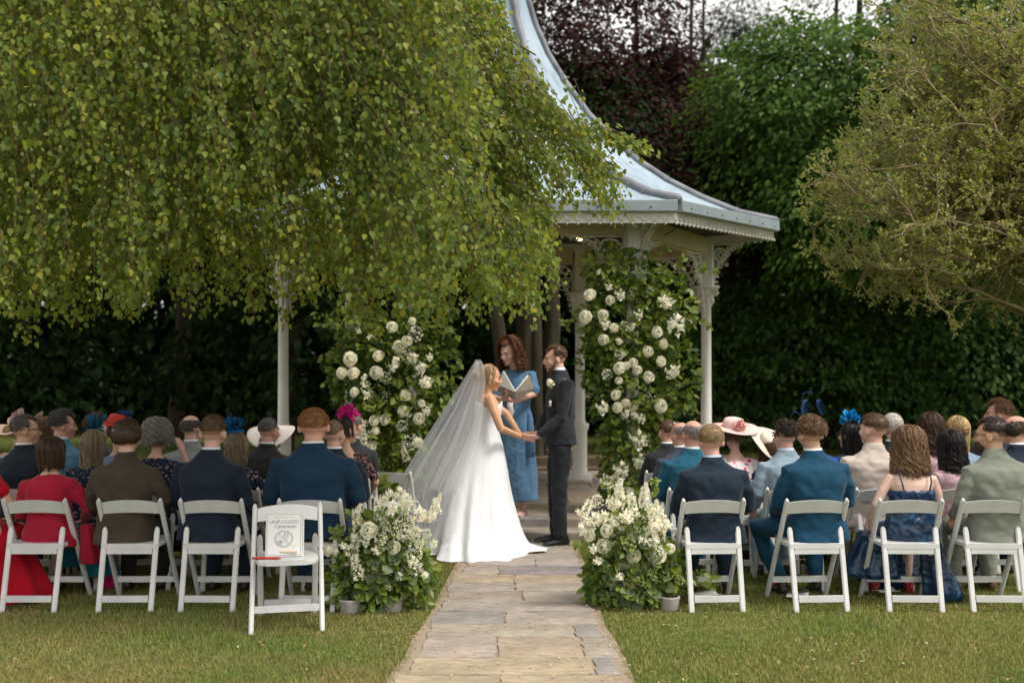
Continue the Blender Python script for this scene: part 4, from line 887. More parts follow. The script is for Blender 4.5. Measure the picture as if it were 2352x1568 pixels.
def hair_mesh(style, seed=0):
    k = ('hair', style, seed)
    if k in _cache: return _cache[k]
    rs = np.random.default_rng(100+seed+len(style)); C0 = np.array([0, -.012, .032]); E = np.array([.076, .096, .086]); V = []; Fc = []; paths = []; radii = []
    mb = MB(); P = {  # thickness, back/side reach (polar angle), fringe reach, strand length, count
        'short': (.014, 1.84, .95, .016, 1700), 'fade': (.013, 1.62, .95, .020, 1100), 'crop': (.006, 1.92, .85, .008, 800), 'thick': (.024, 2.25, 1.05, .022, 1500), 'buzz': (.003, 1.85, .6, .004, 300),
        'messy': (.016, 1.82, 1.0, .030, 1800), 'curls': (.018, 1.80, .95, .018, 0)}
    if style in P:
        th, zl, fr, sl_, N = P[style]; cap_mesh(mb, th, zl, fr, ears=style != 'thick')
        pass
        for i in range(N):
            a = rs.uniform(0, 2*math.pi); fs = math.sin(a); zm = fr*(.35+.65*max(0, fs)) if fs > .35 else zl*(1-max(0, fs))+fr*max(0, fs); t = math.acos(1-rs.random()*(1-math.cos(min(zm, 3.1))))
            d = np.array([math.sin(t)*math.cos(a), math.sin(t)*math.sin(a), math.cos(t)]); p = C0+d*(E+th*.9*(1-.75*min(1, t/zl)**2.5)); comb = np.array([.35*d[0], -.25 if style != 'fade' else .3, -.8+1.1*(t < .8)]) if style != 'messy' else rs.normal(0, .45, 3)+np.array([.3*d[0], .0, -.5+.9*(t < .9)])
            v_ = d*(.30 if style != 'messy' else .45)+comb*.6+rs.normal(0, .20, 3); v_ /= np.linalg.norm(v_); L = sl_*rs.uniform(.5, 1.2)*(.45 if t > 1.3 and style in ('fade', 'short') else 1)
            paths.append([p-v_*.004, p+v_*L*.5+d*.002, p+v_*L-d*.004*(1+rs.random())]); radii.append([.0022, .0018, .0005])
        if style == 'curls':
            for i in range(420):
                a = rs.uniform(0, 6.283); fs = math.sin(a); zm = fr*(.35+.65*max(0, fs)) if fs > .35 else zl; t = math.acos(1-rs.random()*(1-math.cos(zm))); d = np.array([math.sin(t)*math.cos(a), math.sin(t)*math.sin(a), math.cos(t)]); p = C0+d*(E+.018)
                u1 = np.cross(d, [.3, .5, .8]); u1 /= np.linalg.norm(u1); u2 = np.cross(d, u1); q = np.arange(7); rr_ = rs.uniform(.006, .011); ph = rs.uniform(0, 6)
                paths.append(p+np.outer(np.cos(q*1.1+ph)*rr_, u1)+np.outer(np.sin(q*1.1+ph)*rr_, u2)+np.outer(q*.0028, d)); radii.append(np.full(7, .0028))
    elif style in ('fringe', 'fringe_bald'):       # bald on top, hair round the back and sides
        for i in range(900 if style == 'fringe' else 650):
            a = rs.uniform(math.pi*.93, math.pi*2.07); t = rs.uniform(1.0 if style == 'fringe' else 1.35, 2.05); t = t if abs(math.cos(a)) < .8 else min(t, 1.6); d = np.array([math.sin(t)*math.cos(a), math.sin(t)*math.sin(a), math.cos(t)]); p = C0+d*(E+.003)
            v_ = d*.35+np.array([0, -.2, -.8])+rs.normal(0, .2, 3); v_ /= np.linalg.norm(v_); paths.append([p, p+v_*.010, p+v_*.018-d*.003]); radii.append([.003, .0028, .001])
    else:
        # long styles: strands run over the skull from a parting and fall
        cfg = {'bob': (-.115, .004, 0, 560, .020), 'lbob': (-.15, .012, 14, 760, .024), 'long': (-.34, .016, 9, 800, .026), 'wavy': (-.235, .022, 15, 900, .036), 'curly': (-.15, .016, 42, 520, .045), 'wild': (-.05, .018, 60, 560, .045), 'updo': (-.03, .002, 0, 420, .010), 'halfup': (-.30, .018, 16, 560, .022)}[style]
        zl, amp, fq, N, vol = cfg; cap_mesh(mb, vol*.45, 1.7 if style in ('updo',) else 1.95, .95)
        for i in range(N):
            a = rs.uniform(0, 2*math.pi); side_a = a
            if 0.06*math.pi < a < .94*math.pi: a = rs.choice([rs.uniform(-.10, .07), rs.uniform(.93, 1.10)])*math.pi
            o_ = vol*(.35+.75*rs.random()); zend = zl+rs.normal(0, .018)+(.03 if style not in ('updo', 'bob') else 0)*rs.random(); pts = []
            tt = np.linspace(.1, 1.62, 7); r_last = None
            for t in tt:
                sw = a+.25*math.sin(t*1.5)*(1 if math.cos(a) > 0 else -1)*(1 if math.sin(a) > 0 else 0)
                d = np.array([math.sin(t)*math.cos(sw), math.sin(t)*math.sin(sw), math.cos(t)]); pts.append(C0+d*(E+o_))
            last = pts[-1]; nz = max(2, int((last[2]-zend)/(.014 if style in ('curly', 'wild') else .03))); ph = rs.uniform(0, 6.28); tang = np.array([-math.sin(a), math.cos(a), 0]); rad = np.array([math.cos(a), math.sin(a), 0])
            base_in = .55 if style in ('long', 'halfup') else (.25 if style in ('bob', 'lbob') else -.15)
            for q in range(1, nz+1):
                u = q/nz; z = last[2]+(zend-last[2])*u; c = last.copy(); c[2] = z; c -= rad*base_in*.06*u; 
                c[1] = min(c[1], .035)
                if c[1] > -.02 and style in ('long', 'halfup', 'wavy'): c[1] -= .05*u
                c += tang*amp*math.sin(fq*(last[2]-z)*2.2+ph)*min(1, u*2)+rad*amp*.8*math.cos(fq*(last[2]-z)*2.2+ph)*min(1, u*2); pts.append(c)
            pts = np.array(pts); pts[:7] += rs.normal(0, .0015, (7, 3))
            if style in ('curly', 'wild', 'wavy'):
                s_ = np.concatenate([[0], np.cumsum(np.linalg.norm(np.diff(pts, axis=0), axis=1))]); nn = int(s_[-1]/(.011 if style != 'wavy' else .020))+2; q_ = np.linspace(0, s_[-1], nn); pts = np.stack([np.interp(q_, s_, pts[:, c3]) for c3 in range(3)], 1)
                ra_ = {'curly': .011, 'wild': .012, 'wavy': .008}[style]; fr_ = {'curly': 115, 'wild': 130, 'wavy': 55}[style]*rs.uniform(.8, 1.2); env = np.minimum(1, q_/.05)[:, None]; pts = pts+env*ra_*(np.sin(q_*fr_+ph)[:, None]*tang+np.cos(q_*fr_+ph)[:, None]*(rad*.7+np.array([0, 0, .6])))
            w_ = rs.uniform(.0012, .0030) if style not in ('curly', 'wild') else rs.uniform(.0022, .0038)
            paths.append(pts); radii.append(w_*np.concatenate([np.full(len(pts)-1, 1.0), [.3]]))
        if style == 'updo' or style == 'halfup':
            zb = .02 if style == 'halfup' else -.005
            for i in range(90):
                ph = rs.uniform(0, 6.28); r_ = rs.uniform(.015, .036); q = np.linspace(0, 5.5, 9); ax = rs.normal(0, .5, 3)+[0, 1, 0]; ax /= np.linalg.norm(ax); u1 = np.cross(ax, [0, 0, 1]); u1 /= np.linalg.norm(u1); u2 = np.cross(ax, u1)
                paths.append(np.array([0, -.125, zb])+np.outer(np.cos(q+ph)*r_, u1)+np.outer(np.sin(q+ph)*r_, u2)+np.outer(rs.normal(0, .012)*np.ones(9), ax)); radii.append(np.full(9, .004))
    me = mb.mesh('cap', M['hair']) if mb.v else None
    tm = tubes_np('hair', [np.array(p) for p in paths], radii, M['hair'], 3) if paths else None
    if me and tm:
        import bmesh as _b
        q = _b.new(); q.from_mesh(me); q.from_mesh(tm); out = bpy.data.meshes.new('hair'); q.to_mesh(out); q.free(); out.materials.append(M['hair']); out.shade_smooth()
    else: out = me or tm
    _cache[k] = out; return out
def bun_mesh():
    if 'bun' in _cache: return _cache['bun']
    rs = np.random.default_rng(77); ps = []; rr_ = []
    for i in range(170):
        ph = rs.uniform(0, 6.28); r_ = rs.uniform(.012, .042); q = np.linspace(0, 5.5, 9); ax = rs.normal(0, .6, 3)+[0, 1, 0]; ax /= np.linalg.norm(ax); u1 = np.cross(ax, [0, 0, 1]); u1 /= np.linalg.norm(u1); u2 = np.cross(ax, u1)
        ps.append(np.array([0, 0, 0])+np.outer(np.cos(q+ph)*r_, u1)+np.outer(np.sin(q+ph)*r_, u2)); rr_.append(np.full(9, .004))
    _cache['bun'] = tubes_np('bun', ps, rr_, M['hair'], 3); return _cache['bun']
def eyes(parent, hm, k=1):
    for s in (-1, 1):
        o = MB().ell((0, 0, 0), (.009, .005, .0035), nu=8, nv=5).obj('eye', M['eye'], parent, loc=hm @ Vector((s*.031, .083, .012)))
        p = hm @ Vector((s*.032, .092, .030)); o = MB().tube([hm @ Vector((s*.016, .094, .028)), hm @ Vector((s*.032, .092, .033)), hm @ Vector((s*.050, .078, .029))], .0035, 6).obj('eyebrow', M['hair'], parent); o.color = (.10, .06, .035, 1)
    MB().tube([hm @ Vector((-.022, .088, -.060)), hm @ Vector((0, .097, -.059)), hm @ Vector((.022, .088, -.060))], [.003, .0055, .003], 6).obj('lips', M['skin'], parent, color=(.50, .16, .14))
def glasses(parent, hm, mat='dark_glass'):
    mb = MB()
    for s in (-1, 1):
        mb.tube([hm @ Vector((s*.033+.024*math.cos(a), .104, .010+.019*math.sin(a))) for a in [2*math.pi*k/12 for k in range(13)]], .0028, 5, rnd=False); mb.tube([hm @ Vector((s*.057, .102, .014)), hm @ Vector((s*.083, .05, .016)), hm @ Vector((s*.087, -.02, .008))], .0028, 5)
    mb.obj('spectacles', M[mat], parent)
SKIN = {'fair': (.64, .40, .30), 'pink': (.62, .36, .28), 'tan': (.54, .32, .21), 'pale': (.68, .46, .37), 'red': (.60, .32, .24), 'dark': (.30, .16, .10)}
HAIRC = {'blond': (.30, .19, .09), 'brown': (.11, .060, .032), 'dark': (.035, .022, .016), 'black': (.014, .012, .012), 'ginger': (.27, .125, .045), 'grey': (.26, .24, .22), 'dgrey': (.10, .09, .085), 'white': (.62, .58, .53), 'ash': (.27, .205, .135), 'mid': (.17, .095, .05), 'auburn': (.14, .055, .030), 'sandy': (.34, .23, .12), 'yellow': (.48, .33, .16), 'umber': (.06, .032, .02)}
def petals(name, parent, mat, N, rad, size, c, seed=0, color=None, up=.6, kind='round'):
    rs = np.random.default_rng(seed); d = unit(rs.normal(0, 1, (N, 3))+[0, 0, up]); P = np.array(c)+d*rad*rs.random((N, 1))**.6
    o = mobj(name, leaves(name, P, d+rs.normal(0, .4, (N, 3)), rs.normal(0, 1, (N, 3)), size*(.6+.7*rs.random(N)), kind, mat), parent); 
    if color: o.color = (*color, 1)
    return o
def brim_hat(label, wearer_mat, brim, crownr, crownh, color, tilt=(0, 0), wave=.02, flower=None, mat='straw', up=.10):
    h = thing('hat', label, 'hat'); h.matrix_world = wearer_mat @ Matrix.Translation((0, -.01, up)) @ Euler((R(tilt[0]), R(tilt[1]), 0)).to_matrix().to_4x4()
    mb = MB(); wb = lambda a, r_: wave*math.sin(2*a+1)*max(0, (r_-crownr)/(brim-crownr))
    mb.rev([(.001, crownh), (crownr*.55, crownh), (crownr*.85, crownh*.9), (crownr, crownh*.6), (crownr*1.03, .0)], 32).obj('crown', M[mat], h, color=color)
    mb = MB(); mb.rev([(crownr*1.0, -.004), (crownr*1.03, .002), (crownr*1.5, -.004), (brim*.8, -.012), (brim, -.004), (brim*1.005, -.008), (brim*.8, -.018), (crownr*1.4, -.010), (crownr, -.010)], 40, wob=wb).obj('brim', M[mat], h, color=color)
    mb = MB(); mb.rev([(crownr*1.045, .0), (crownr*1.05, .025)], 32).obj('hat_band', M['sinamay'], h, color=tuple(min(1, c*.85) for c in color))
    if flower:
        fc, fs, fp = flower; m_ = M['sinamay']
        petals('hat_flower', h, m_, 46, fs*.55, fs*.7, fp, 3, fc, .4)
        rs = np.random.default_rng(9); mb = MB()
        for i in range(5):
            a = rs.uniform(0, 6.28); mb.tube([fp, (fp[0]+.06*math.cos(a), fp[1]+.05*math.sin(a), fp[2]+.04), (fp[0]+.10*math.cos(a), fp[1]+.09*math.sin(a), fp[2]+.01)], .0035, 5)
        mb.obj('hat_trim', m_, h, color=fc)
    return h
def fascinator(label, wm, color, pos, kind='net', seed=0):
    h = thing('fascinator', label, 'fascinator'); h.matrix_world = wm @ Matrix.Translation(pos); rs = np.random.default_rng(seed)
    h.scale = (1.25,)*3; MB().rev([(.001, .012), (.04, .008), (.055, 0), (.05, -.006)], 20).obj('base', M['sinamay'], h, color=color)
    if kind == 'bow':
        for s in (-1, 1):
            mb = MB(); rg = []
            for k in range(9):
                t = k/8*2*math.pi; c = Vector((s*(.035+.03*math.sin(t/2)), .0, .05+.04*math.sin(t*.5)-.02*math.cos(t))); rg.append([(c.x+s*.03*math.cos(t), -.03, c.z+.035*math.sin(t)), (c.x+s*.03*math.cos(t), .03, c.z+.035*math.sin(t))])
            mb.rings(rg, False, False); mb.obj('ribbon_loop', M['sinamay'], h, color=color)
        mb = MB(); mb.tube([(-.02, 0, .02), (-.07, 0, .10), (-.06, 0, .17), (-.01, 0, .18), (0, 0, .15)], .002, 5, rnd=False); mb.tube([(-.03, 0, .0), (-.12, 0, .05), (-.15, 0, .02)], .002, 5, rnd=False); mb.obj('quill', M['sinamay'], h, color=color)
    elif kind == 'feather':
        N = 26; a = rs.random(N)*6.28; D = np.stack([np.cos(a)*.5, np.sin(a)*.5, .6+.6*rs.random(N)], 1)
        o = mobj('feathers', leaves('feathers', np.zeros((N, 3)), D, rs.normal(0, 1, (N, 3)), .06+.07*rs.random(N), 'slim', M['sinamay']), h); o.color = (*color, 1)
        petals('net_flower', h, M['sinamay'], 26, .035, .035, (0, 0, .02), seed, color)
    else:
        petals('net_flower', h, M['sinamay'], 60, .055, .034, (0, 0, .035), seed, color, .7)
        mb = MB()
        for i in range(9):
            a = rs.uniform(0, 6.28); r_ = rs.uniform(.04, .08); mb.tube([(0, 0, .02), (r_*.6*math.cos(a), r_*.6*math.sin(a), .08), (r_*math.cos(a), r_*math.sin(a), .06), (r_*.8*math.cos(a), r_*.8*math.sin(a), .04)], .0025, 5)
        mb.obj('curled_quills', M['sinamay'], h, color=color)
    return h
ROW = {'A': 6.8, 'B': 7.42, 'C': 8.04, 'D': 8.66}
def guest(x, ytop, row, sex, hair, hc, yaw, top, tc, label, skin='fair', legs=None, wide=1.0, collar=None, arms='lap', pitch=0, spec=False, extra=None, lab_top=None, dx=0, shoe=(.02, .015, .012), chairlab=None, bodyyaw=0, extra_h=0):
    Y = ROW[row]; s = F/(Y+.06); htop = 1.6-(ytop-YH)/s; thick = .02 if hair in ('short', 'fade', 'crop', 'messy') else .0 if hair in ('fringe', 'fringe_bald', 'buzz', 'none') else .03
    kz = (htop+extra_h)/(1.283+thick); X = (x-1176)/s; kx = kz*wide*(1.04 if sex == 'm' else 1.02)
    wide = wide*.955; kx = kz*wide*(1.04 if sex == 'm' else 1.02); hs_ = math.sin(x*12.9898+ytop)*43758.5453; hs_ -= math.floor(hs_); leanx = (hs_-.5)*5.5; by_ = bodyyaw+(((hs_*7) % 1)-.5)*12; fw_ = (((hs_*13) % 1))*-4.0
    htz = (htop+extra_h)*.93
    t = thing('person', label, 'person', (X-HC.x-math.sin(R(leanx))*htz, Y+.02, .002), R(by_)); t.rotation_euler = (R(fw_), R(leanx), R(by_)); t.scale = (kx, kz, kz)
    hm = hmat(yaw, pitch)
    mobj('body', body_mesh(sex, yaw, pitch, arms), t, M['skin'], SKIN[skin])
    hr = bpy.data.objects.new('hair', None)
    if hair in ('short', 'fade', 'messy', 'curls'):
        q_ = _cache.get('stub')
        if q_ is None: mbs = MB(); cap_mesh(mbs, .0045, 1.98, .88, ears=True); q_ = _cache['stub'] = mbs.mesh('stubble', M['crop'])
        sc3 = SKIN[skin]; hc3 = HAIRC[hc]; o = mobj('cropped_nape', q_, t, None, tuple((.25 if hair == 'fade' else .12)*a+(.75 if hair == 'fade' else .88)*b_ for a, b_ in zip(sc3, hc3))); o.matrix_local = hm
    if hair != 'none':
        o = mobj('hair', hair_mesh('updo' if hair == 'bun' else hair, 1), t, None, HAIRC[hc]); o.matrix_local = hm
        if hair == 'bun': o2 = mobj('bun', bun_mesh(), t, None, HAIRC[hc]); o2.matrix_local = hm @ Matrix.Translation((0, -.155, .035)) @ Matrix.Scale(1.15, 4)
    v = int(x) % 3
    if top == 'jacket': mobj('jacket', jacket_mesh(v, arms), t, M['suit'], tc)
    elif top == 'linen': mobj('jacket', jacket_mesh(v, arms).copy(), t, M['linen'], tc)
    elif top == 'satin':
        mobj('bodice', camisole(), t, M['satin'])
        for s_ in (-1, 1): MB().tube([(s_*.085, -.118, .835), (s_*.098, -.110, .90), (s_*.105, -.07, .962), (s_*.10, .0, .985), (s_*.09, .07, .93)], .0055, 6, rnd=False).obj('strap', M['satin'], t)
    elif top.startswith('floral'):
        kk = {'floral_pink': 'scoop', 'floral_navy': 'short', 'floral_black': 'lace'}[top]; me = top_mesh(kk, 0, arms).copy(); me.materials.clear(); mobj('dress_bodice', me, t, M[top])
    else: 
        me = top_mesh(top, v, arms, sex); mobj('cardigan' if top == 'shawl' else 'shirt', me, t, M['knit'], tc)
    if top in ('jacket', 'linen'):
        MB().loft([(1.02, .064, .062, 0, .030), (1.045, .062, .060, 0, .032), (1.078, .0595, .0575, 0, .036), (1.079, .054, .052, 0, .036), (1.05, .054, .052, 0, .034)], 20, 2, False).obj('shirt_collar', M['shirt'], t, color=collar or (.72, .72, .74))
        mbc = MB(); mbc.loft([(1.00, .098, .076, 0, .020), (1.03, .076, .070, 0, .026), (1.062, .069, .066, 0, .030), (1.064, .064, .061, 0, .030), (1.03, .066, .061, 0, .028)], 20, 2, False); mbc.obj('jacket_collar', M['suit' if top == 'jacket' else 'linen'], t, color=tuple(c*.9 for c in tc))
    if sex == 'm' or legs == 'trousers':
        mobj('trousers', trousers_mesh(arms), t, M['suit'], legs if isinstance(legs, tuple) else tc)
    else:
        mobj('skirt', skirt_mesh(legs in ('long',) or top == 'satin'), t, M['satin'] if top == 'satin' else M['knit'], tc if not isinstance(legs, tuple) else legs) if top != 'satin' else mobj('skirt', skirt_mesh(True).copy(), t, M['satin'])
    for s_ in (-1, 1): mobj('shoe', shoe_mesh(), t, M['leather'], shoe, loc=(s_*.12, .43, .0) if arms != 'spread' else ((-.17, .33, 0) if s_ < 0 else (.10, .39, 0)), rot=(0, 0, R(-s_*8)), scale=(1/kx*kz, 1, 1/kz))
    eyes(t, hm)
    if spec: glasses(t, hm)
    if chairlab is not None: chair((x-1176)/s+dx, Y, R((int(x*7) % 9)-4), chairlab, 'white folding chairs')
    rm_ = Euler((R(fw_), R(leanx), R(by_))).to_matrix().to_4x4(); wm = Matrix.Translation(t.location) @ rm_ @ Matrix.Diagonal((kx, kz, kz, 1)) @ hm
    # hats are rigid: strip the wearer's stretch
    loc = wm.to_translation(); hatm = Matrix.Translation(loc) @ rm_ @ Matrix.Rotation(R(yaw), 4, 'Z') @ Matrix.Rotation(R(pitch), 4, 'X') @ Matrix.Scale(kz, 4)
    return t, hatm
def wm_(me, mat):
    k = ('wm', me.name, mat.name)
    if k not in _cache:
        c = me.copy(); c.materials.clear(); c.materials.append(mat); _cache[k] = c
    return _cache[k]
_mobj0 = mobj
def mobj(name, me, parent=None, mat=None, color=None, **kw):
    if mat is not None and me.materials and me.materials[0] != mat: me = wm_(me, mat)
    return _mobj0(name, me, parent, mat, color, **kw)
def ph(hm, label, **k):
    return brim_hat(label, hm, **k)
NAVY = (.012, .022, .042); TEAL = (.010, .055, .105)
# ---- left block, back row
guest(115, 998, 'A', 'f', 'bob', 'umber', -5, 'long', (.33, .012, .035), 'seated woman with dark brown bob in a crimson cardigan over a teal skirt', legs=(.01, .13, .17), arms='wide', wide=1.12, dx=-.02, chairlab='white folding chair of the woman in the crimson cardigan')
guest(290, 962, 'A', 'm', 'thick', 'umber', -4, 'linen', (.060, .045, .032), 'seated guest with thick dark hair in a brown tweed jacket', arms='wide', legs=(.02, .016, .014), collar=(.06, .045, .032), wide=1.05, dx=.09, chairlab='white folding chair of the guest in brown tweed')
guest(480, 953, 'A', 'm', 'fade', 'brown', 8, 'jacket', (.012, .019, .034), 'seated young man with tousled brown hair and faded sides in a navy suit', skin='pink', wide=1.06, dx=.07, chairlab='white folding chair of the tousle-haired man in navy')
guest(714, 936, 'A', 'm', 'short', 'ginger', 4, 'jacket', (.008, .030, .062), 'broad-shouldered seated man with ginger hair in a dark blue suit', skin='red', wide=1.22, dx=.03, chairlab='white folding chair behind the sign chair, under the ginger-haired man')
# ---- left block, further rows
guest(45, 950, 'B', 'm', 'short', 'dgrey', -58, 'jacket', (.012, .02, .03), 'seated man with cropped dark grey hair and glasses in a charcoal suit', skin='tan', spec=True, chairlab='white folding chair half hidden by the crimson cardigan')
_, hB2 = guest(207, 985, 'B', 'f', 'long', 'ash', -10, 'floral_navy', NAVY, 'seated woman with long grey-blond hair under a teal feather fascinator', legs=(.01, .012, .02), chairlab='white folding chair under the woman with long grey-blond hair')
fascinator('teal feather fascinator on the woman with long grey-blond hair', hB2, (.005, .10, .20), (-.02, .03, .135), 'feather', 4)
guest(356, 962, 'B', 'f', 'wild', 'grey', -15, 'floral_navy', NAVY, 'seated woman with curly grey hair raising a hand to her face', skin='pink', arms='face', legs=(.01, .012, .02), chairlab='white folding chair under the curly grey-haired woman')
_, h = guest(541, 990, 'B', 'f', 'lbob', 'ash', -8, 'floral_navy', NAVY, 'seated woman with light brown bob, blue fascinator and navy floral sleeves', arms='wide', legs=(.01, .012, .02), chairlab='white folding chair between the two navy-suited men')
fascinator('bright blue curled-quill fascinator on the woman with the light brown bob', h, (.005, .09, .24), (-.02, .0, .14), 'net', 5)
guest(768, 966, 'B', 'm', 'buzz', 'mid', -25, 'jacket', (.012, .02, .03), 'bald seated man with glasses at the ginger-haired man\'s shoulder', skin='pink', spec=True, chairlab='white folding chair in front of the ginger-haired man')
_, h = guest(38, 960, 'D', 'f', 'bun', 'yellow', -20, 'scoop', (.45, .30, .26), 'woman with blond bun under a blush pink ruffled hat', extra_h=0, chairlab='white folding chair under the woman in the blush hat')
brim_hat('blush pink ruffled wide hat at the far end of the seated crowd', h, .24, .09, .08, (.74, .52, .44), (16, -10), .05, ((.55, .40, .36), .08, (.07, -.05, .05)))
guest(104, 958, 'D', 'f', 'wavy', 'mid', -30, 'long', (.10, .08, .07), 'woman with light brown curls half hidden behind the grey-haired man in sky blue')
guest(137, 941, 'C', 'm', 'messy', 'dgrey', -62, 'linen', (.10, .24, .36), 'seated man with thick silver-grey hair, face turned, in a sky blue jacket', skin='red', chairlab='white folding chair under the man in the sky blue jacket')
guest(212, 950, 'D', 'm', 'messy', 'brown', -50, 'jacket', (.05, .05, .06), 'man with ruffled brown hair glimpsed behind the teal fascinator', skin='pink')
_, h = guest(272, 968, 'C', 'f', 'short', 'brown', -35, 'long', (.16, .19, .28), 'seated woman in a lilac-blue top wearing a scarlet hat', skin='tan', chairlab='white folding chair under the woman in the scarlet hat')
brim_hat('scarlet close-fitting hat beside the dark-haired guest', h, .13, .10, .10, (.50, .04, .02), (-12, 8), .01, ((.02, .08, .2), .05, (.05, .02, .10)), 'sinamay')
guest(437, 954, 'C', 'm', 'fringe', 'dgrey', -20, 'linen', (.26, .27, .27), 'balding seated man in a light grey suit', skin='pink', chairlab='white folding chair under the man in light grey')
guest(612, 955, 'C', 'm', 'crop', 'dgrey', -22, 'jacket', (.025, .025, .026), 'seated man with cropped grey hair in a charcoal suit in front of the white hat', skin='red', chairlab='white folding chair under the man in charcoal before the white hat')
_, h = guest(622, 985, 'D', 'f', 'bun', 'sandy', -15, 'scoop', (.5, .42, .4), 'woman in the front rows beneath a wide white hat', chairlab='white folding chair under the woman in the wide white hat')
brim_hat('wide white hat with pale mauve petals on the crown', h, .25, .09, .08, (.74, .66, .62), (24, 8), .035, ((.50, .36, .36), .07, (.09, -.07, .05)))
_, h = guest(793, 952, 'C', 'f', 'bun', 'dark', -50, 'floral_black', NAVY, 'seated woman with dark swept-up hair and black lace top, elbow bare', skin='tan', arms='wide', legs=(.012, .012, .012), chairlab='white folding chair under the woman in black lace')
fascinator('hot pink feather fascinator on the dark-haired woman in lace', h, (.60, .01, .22), (-.02, .02, .090), 'net', 8)
guest(811, 947, 'D', 'm', 'short', 'grey', -30, 'jacket', (.03, .032, .034), 'grey-haired man with a striped collar in a dark suit beside the left flower column', skin='pink', collar=(.45, .45, .55), chairlab='white folding chair at the aisle end of the front left row')
# ---- right block, back row
guest(1634, 974, 'A', 'm', 'short', 'sandy', 3, 'jacket', (.012, .022, .036), 'seated man with short blond hair in a navy suit and pale blue collar', skin='pink', collar=(.40, .50, .66), wide=1.1, dx=-.03, chairlab='white folding chair beside the right aisle flowers')
guest(1868, 955, 'A', 'm', 'messy', 'mid', 14, 'jacket', (.008, .050, .095), 'seated man with light brown hair in a petrol blue suit and red socks', skin='tan', wide=1.05, arms='spread', dx=-.04, chairlab='white folding chair of the man in the petrol blue suit')
guest(2096, 978, 'A', 'f', 'wavy', 'mid', 6, 'satin', NAVY, 'seated woman with wavy brown hair and bare back in a navy satin dress', skin='pale', arms='side', wide=1.12, dx=-.08, shoe=(.45, .01, .015), chairlab='white folding chair of the woman in navy satin')
guest(2285, 957, 'A', 'm', 'fade', 'dark', 48, 'linen', (.19, .205, .165), 'bearded man with a dark hair bun and spectacles in a sage linen suit', skin='tan', wide=1.12, spec=True, arms='side', dx=-.09, shoe=(.10, .045, .025), collar=(.19, .205, .165), chairlab='white folding chair of the man in the sage linen suit')
# ---- right block, further rows
guest(1590, 966, 'B', 'm', 'fringe', 'grey', 25, 'jacket', (.012, .085, .14), 'balding grey-haired man in a bright teal suit behind the blond man', skin='red', collar=(.6, .6, .62), chairlab='white folding chair of the man in the bright teal suit')
guest(1812, 962, 'B', 'm', 'curls', 'dark', 25, 'linen', (.24, .32, .38), 'seated man with dark curly hair in a pale blue suit, ankle showing', skin='pink', wide=1.05, arms='side', collar=(.55, .65, .72), shoe=(.012, .02, .03), chairlab='white folding chair of the curly-haired man in pale blue')
guest(2008, 949, 'B', 'm', 'fade', 'brown', 40, 'linen', (.50, .42, .37), 'seated man with clipped brown hair in a cream linen jacket', skin='pink', wide=1.1, collar=(.50, .42, .37), legs=(.36, .28, .22), chairlab='white folding chair of the man in the cream jacket')
guest(2190, 988, 'B', 'f', 'wavy', 'black', 10, 'short', (.50, .33, .36), 'seated woman with wavy black hair in a pale pink top', legs=(.5, .33, .36), chairlab='white folding chair between the satin dress and the sage suit')
guest(2345, 955, 'B', 'm', 'fringe', 'brown', 35, 'jacket', (.012, .018, .034), 'balding man in a navy suit at the right edge behind the man with the bun', skin='red', chairlab='white folding chair at the right edge of the second row')
guest(1566, 970, 'C', 'm', 'fringe', 'grey', 35, 'jacket', (.045, .06, .08), 'man in a slate grey suit mostly hidden behind the bright teal suit', skin='red', chairlab='white folding chair of the man in slate grey')
_, h = guest(1690, 968, 'C', 'f', 'updo', 'brown', 12, 'floral_pink', NAVY, 'seated woman in a pink and white floral dress under a pale pink hat', skin='pink', legs=(.6, .5, .5), wide=1.05, chairlab='white folding chair of the woman in the floral dress')
brim_hat('pale pink wide-brimmed hat with a silk flower at the back', h, .232, .095, .085, (.78, .52, .48), (15, 2), .012, ((.76, .40, .36), .060, (.01, -.11, .035)))
_, h = guest(1764, 1002, 'C', 'f', 'lbob', 'brown', 20, 'long', (.012, .02, .045), 'woman in dark navy beneath a drooping cream hat', legs=(.012, .02, .045), chairlab='white folding chair of the woman in the cream hat')
brim_hat('drooping cream straw hat next to the pink hat', h, .215, .09, .07, (.72, .63, .50), (46, 12), .03)
_, h = guest(1872, 962, 'C', 'f', 'short', 'mid', 5, 'short', (.02, .09, .36), 'woman in bright blue hidden behind the man in the petrol blue suit')
fascinator('navy bow fascinator with a curling quill', h, (.02, .08, .20), (-.01, -.02, .135), 'bow', 3)
_, h = guest(1955, 965, 'C', 'f', 'long', 'black', 45, 'short', (.012, .04, .15), 'woman with long black hair and glasses in a royal blue dress', skin='tan', spec=True, legs=(.012, .04, .15), chairlab='white folding chair of the long-haired woman in royal blue')
fascinator('turquoise net fascinator on the long black hair', h, (.0, .22, .50), (.01, .0, .095), 'net', 11)
guest(2052, 949, 'C', 'm', 'short', 'white', -10, 'jacket', (.014, .018, .024), 'white-haired man in a black suit behind the cream jacket', skin='pink', chairlab='white folding chair of the white-haired man')
guest(2148, 948, 'C', 'f', 'wavy', 'umber', 0, 'short', (.5, .33, .36), 'woman with smooth dark chestnut hair behind the wavy brown-haired woman', chairlab='white folding chair of the dark chestnut-haired woman')
guest(2208, 953, 'C', 'f', 'halfup', 'yellow', 5, 'short', (.20, .28, .38), 'woman with blond curled hair pinned half up', chairlab='white folding chair of the blond woman')
guest(1532, 962, 'D', 'm', 'crop', 'brown', 22, 'jacket', (.022, .022, .025), 'man with thinning brown hair in a black suit beside the right flower column', skin='red', chairlab='white folding chair nearest the right flower column')
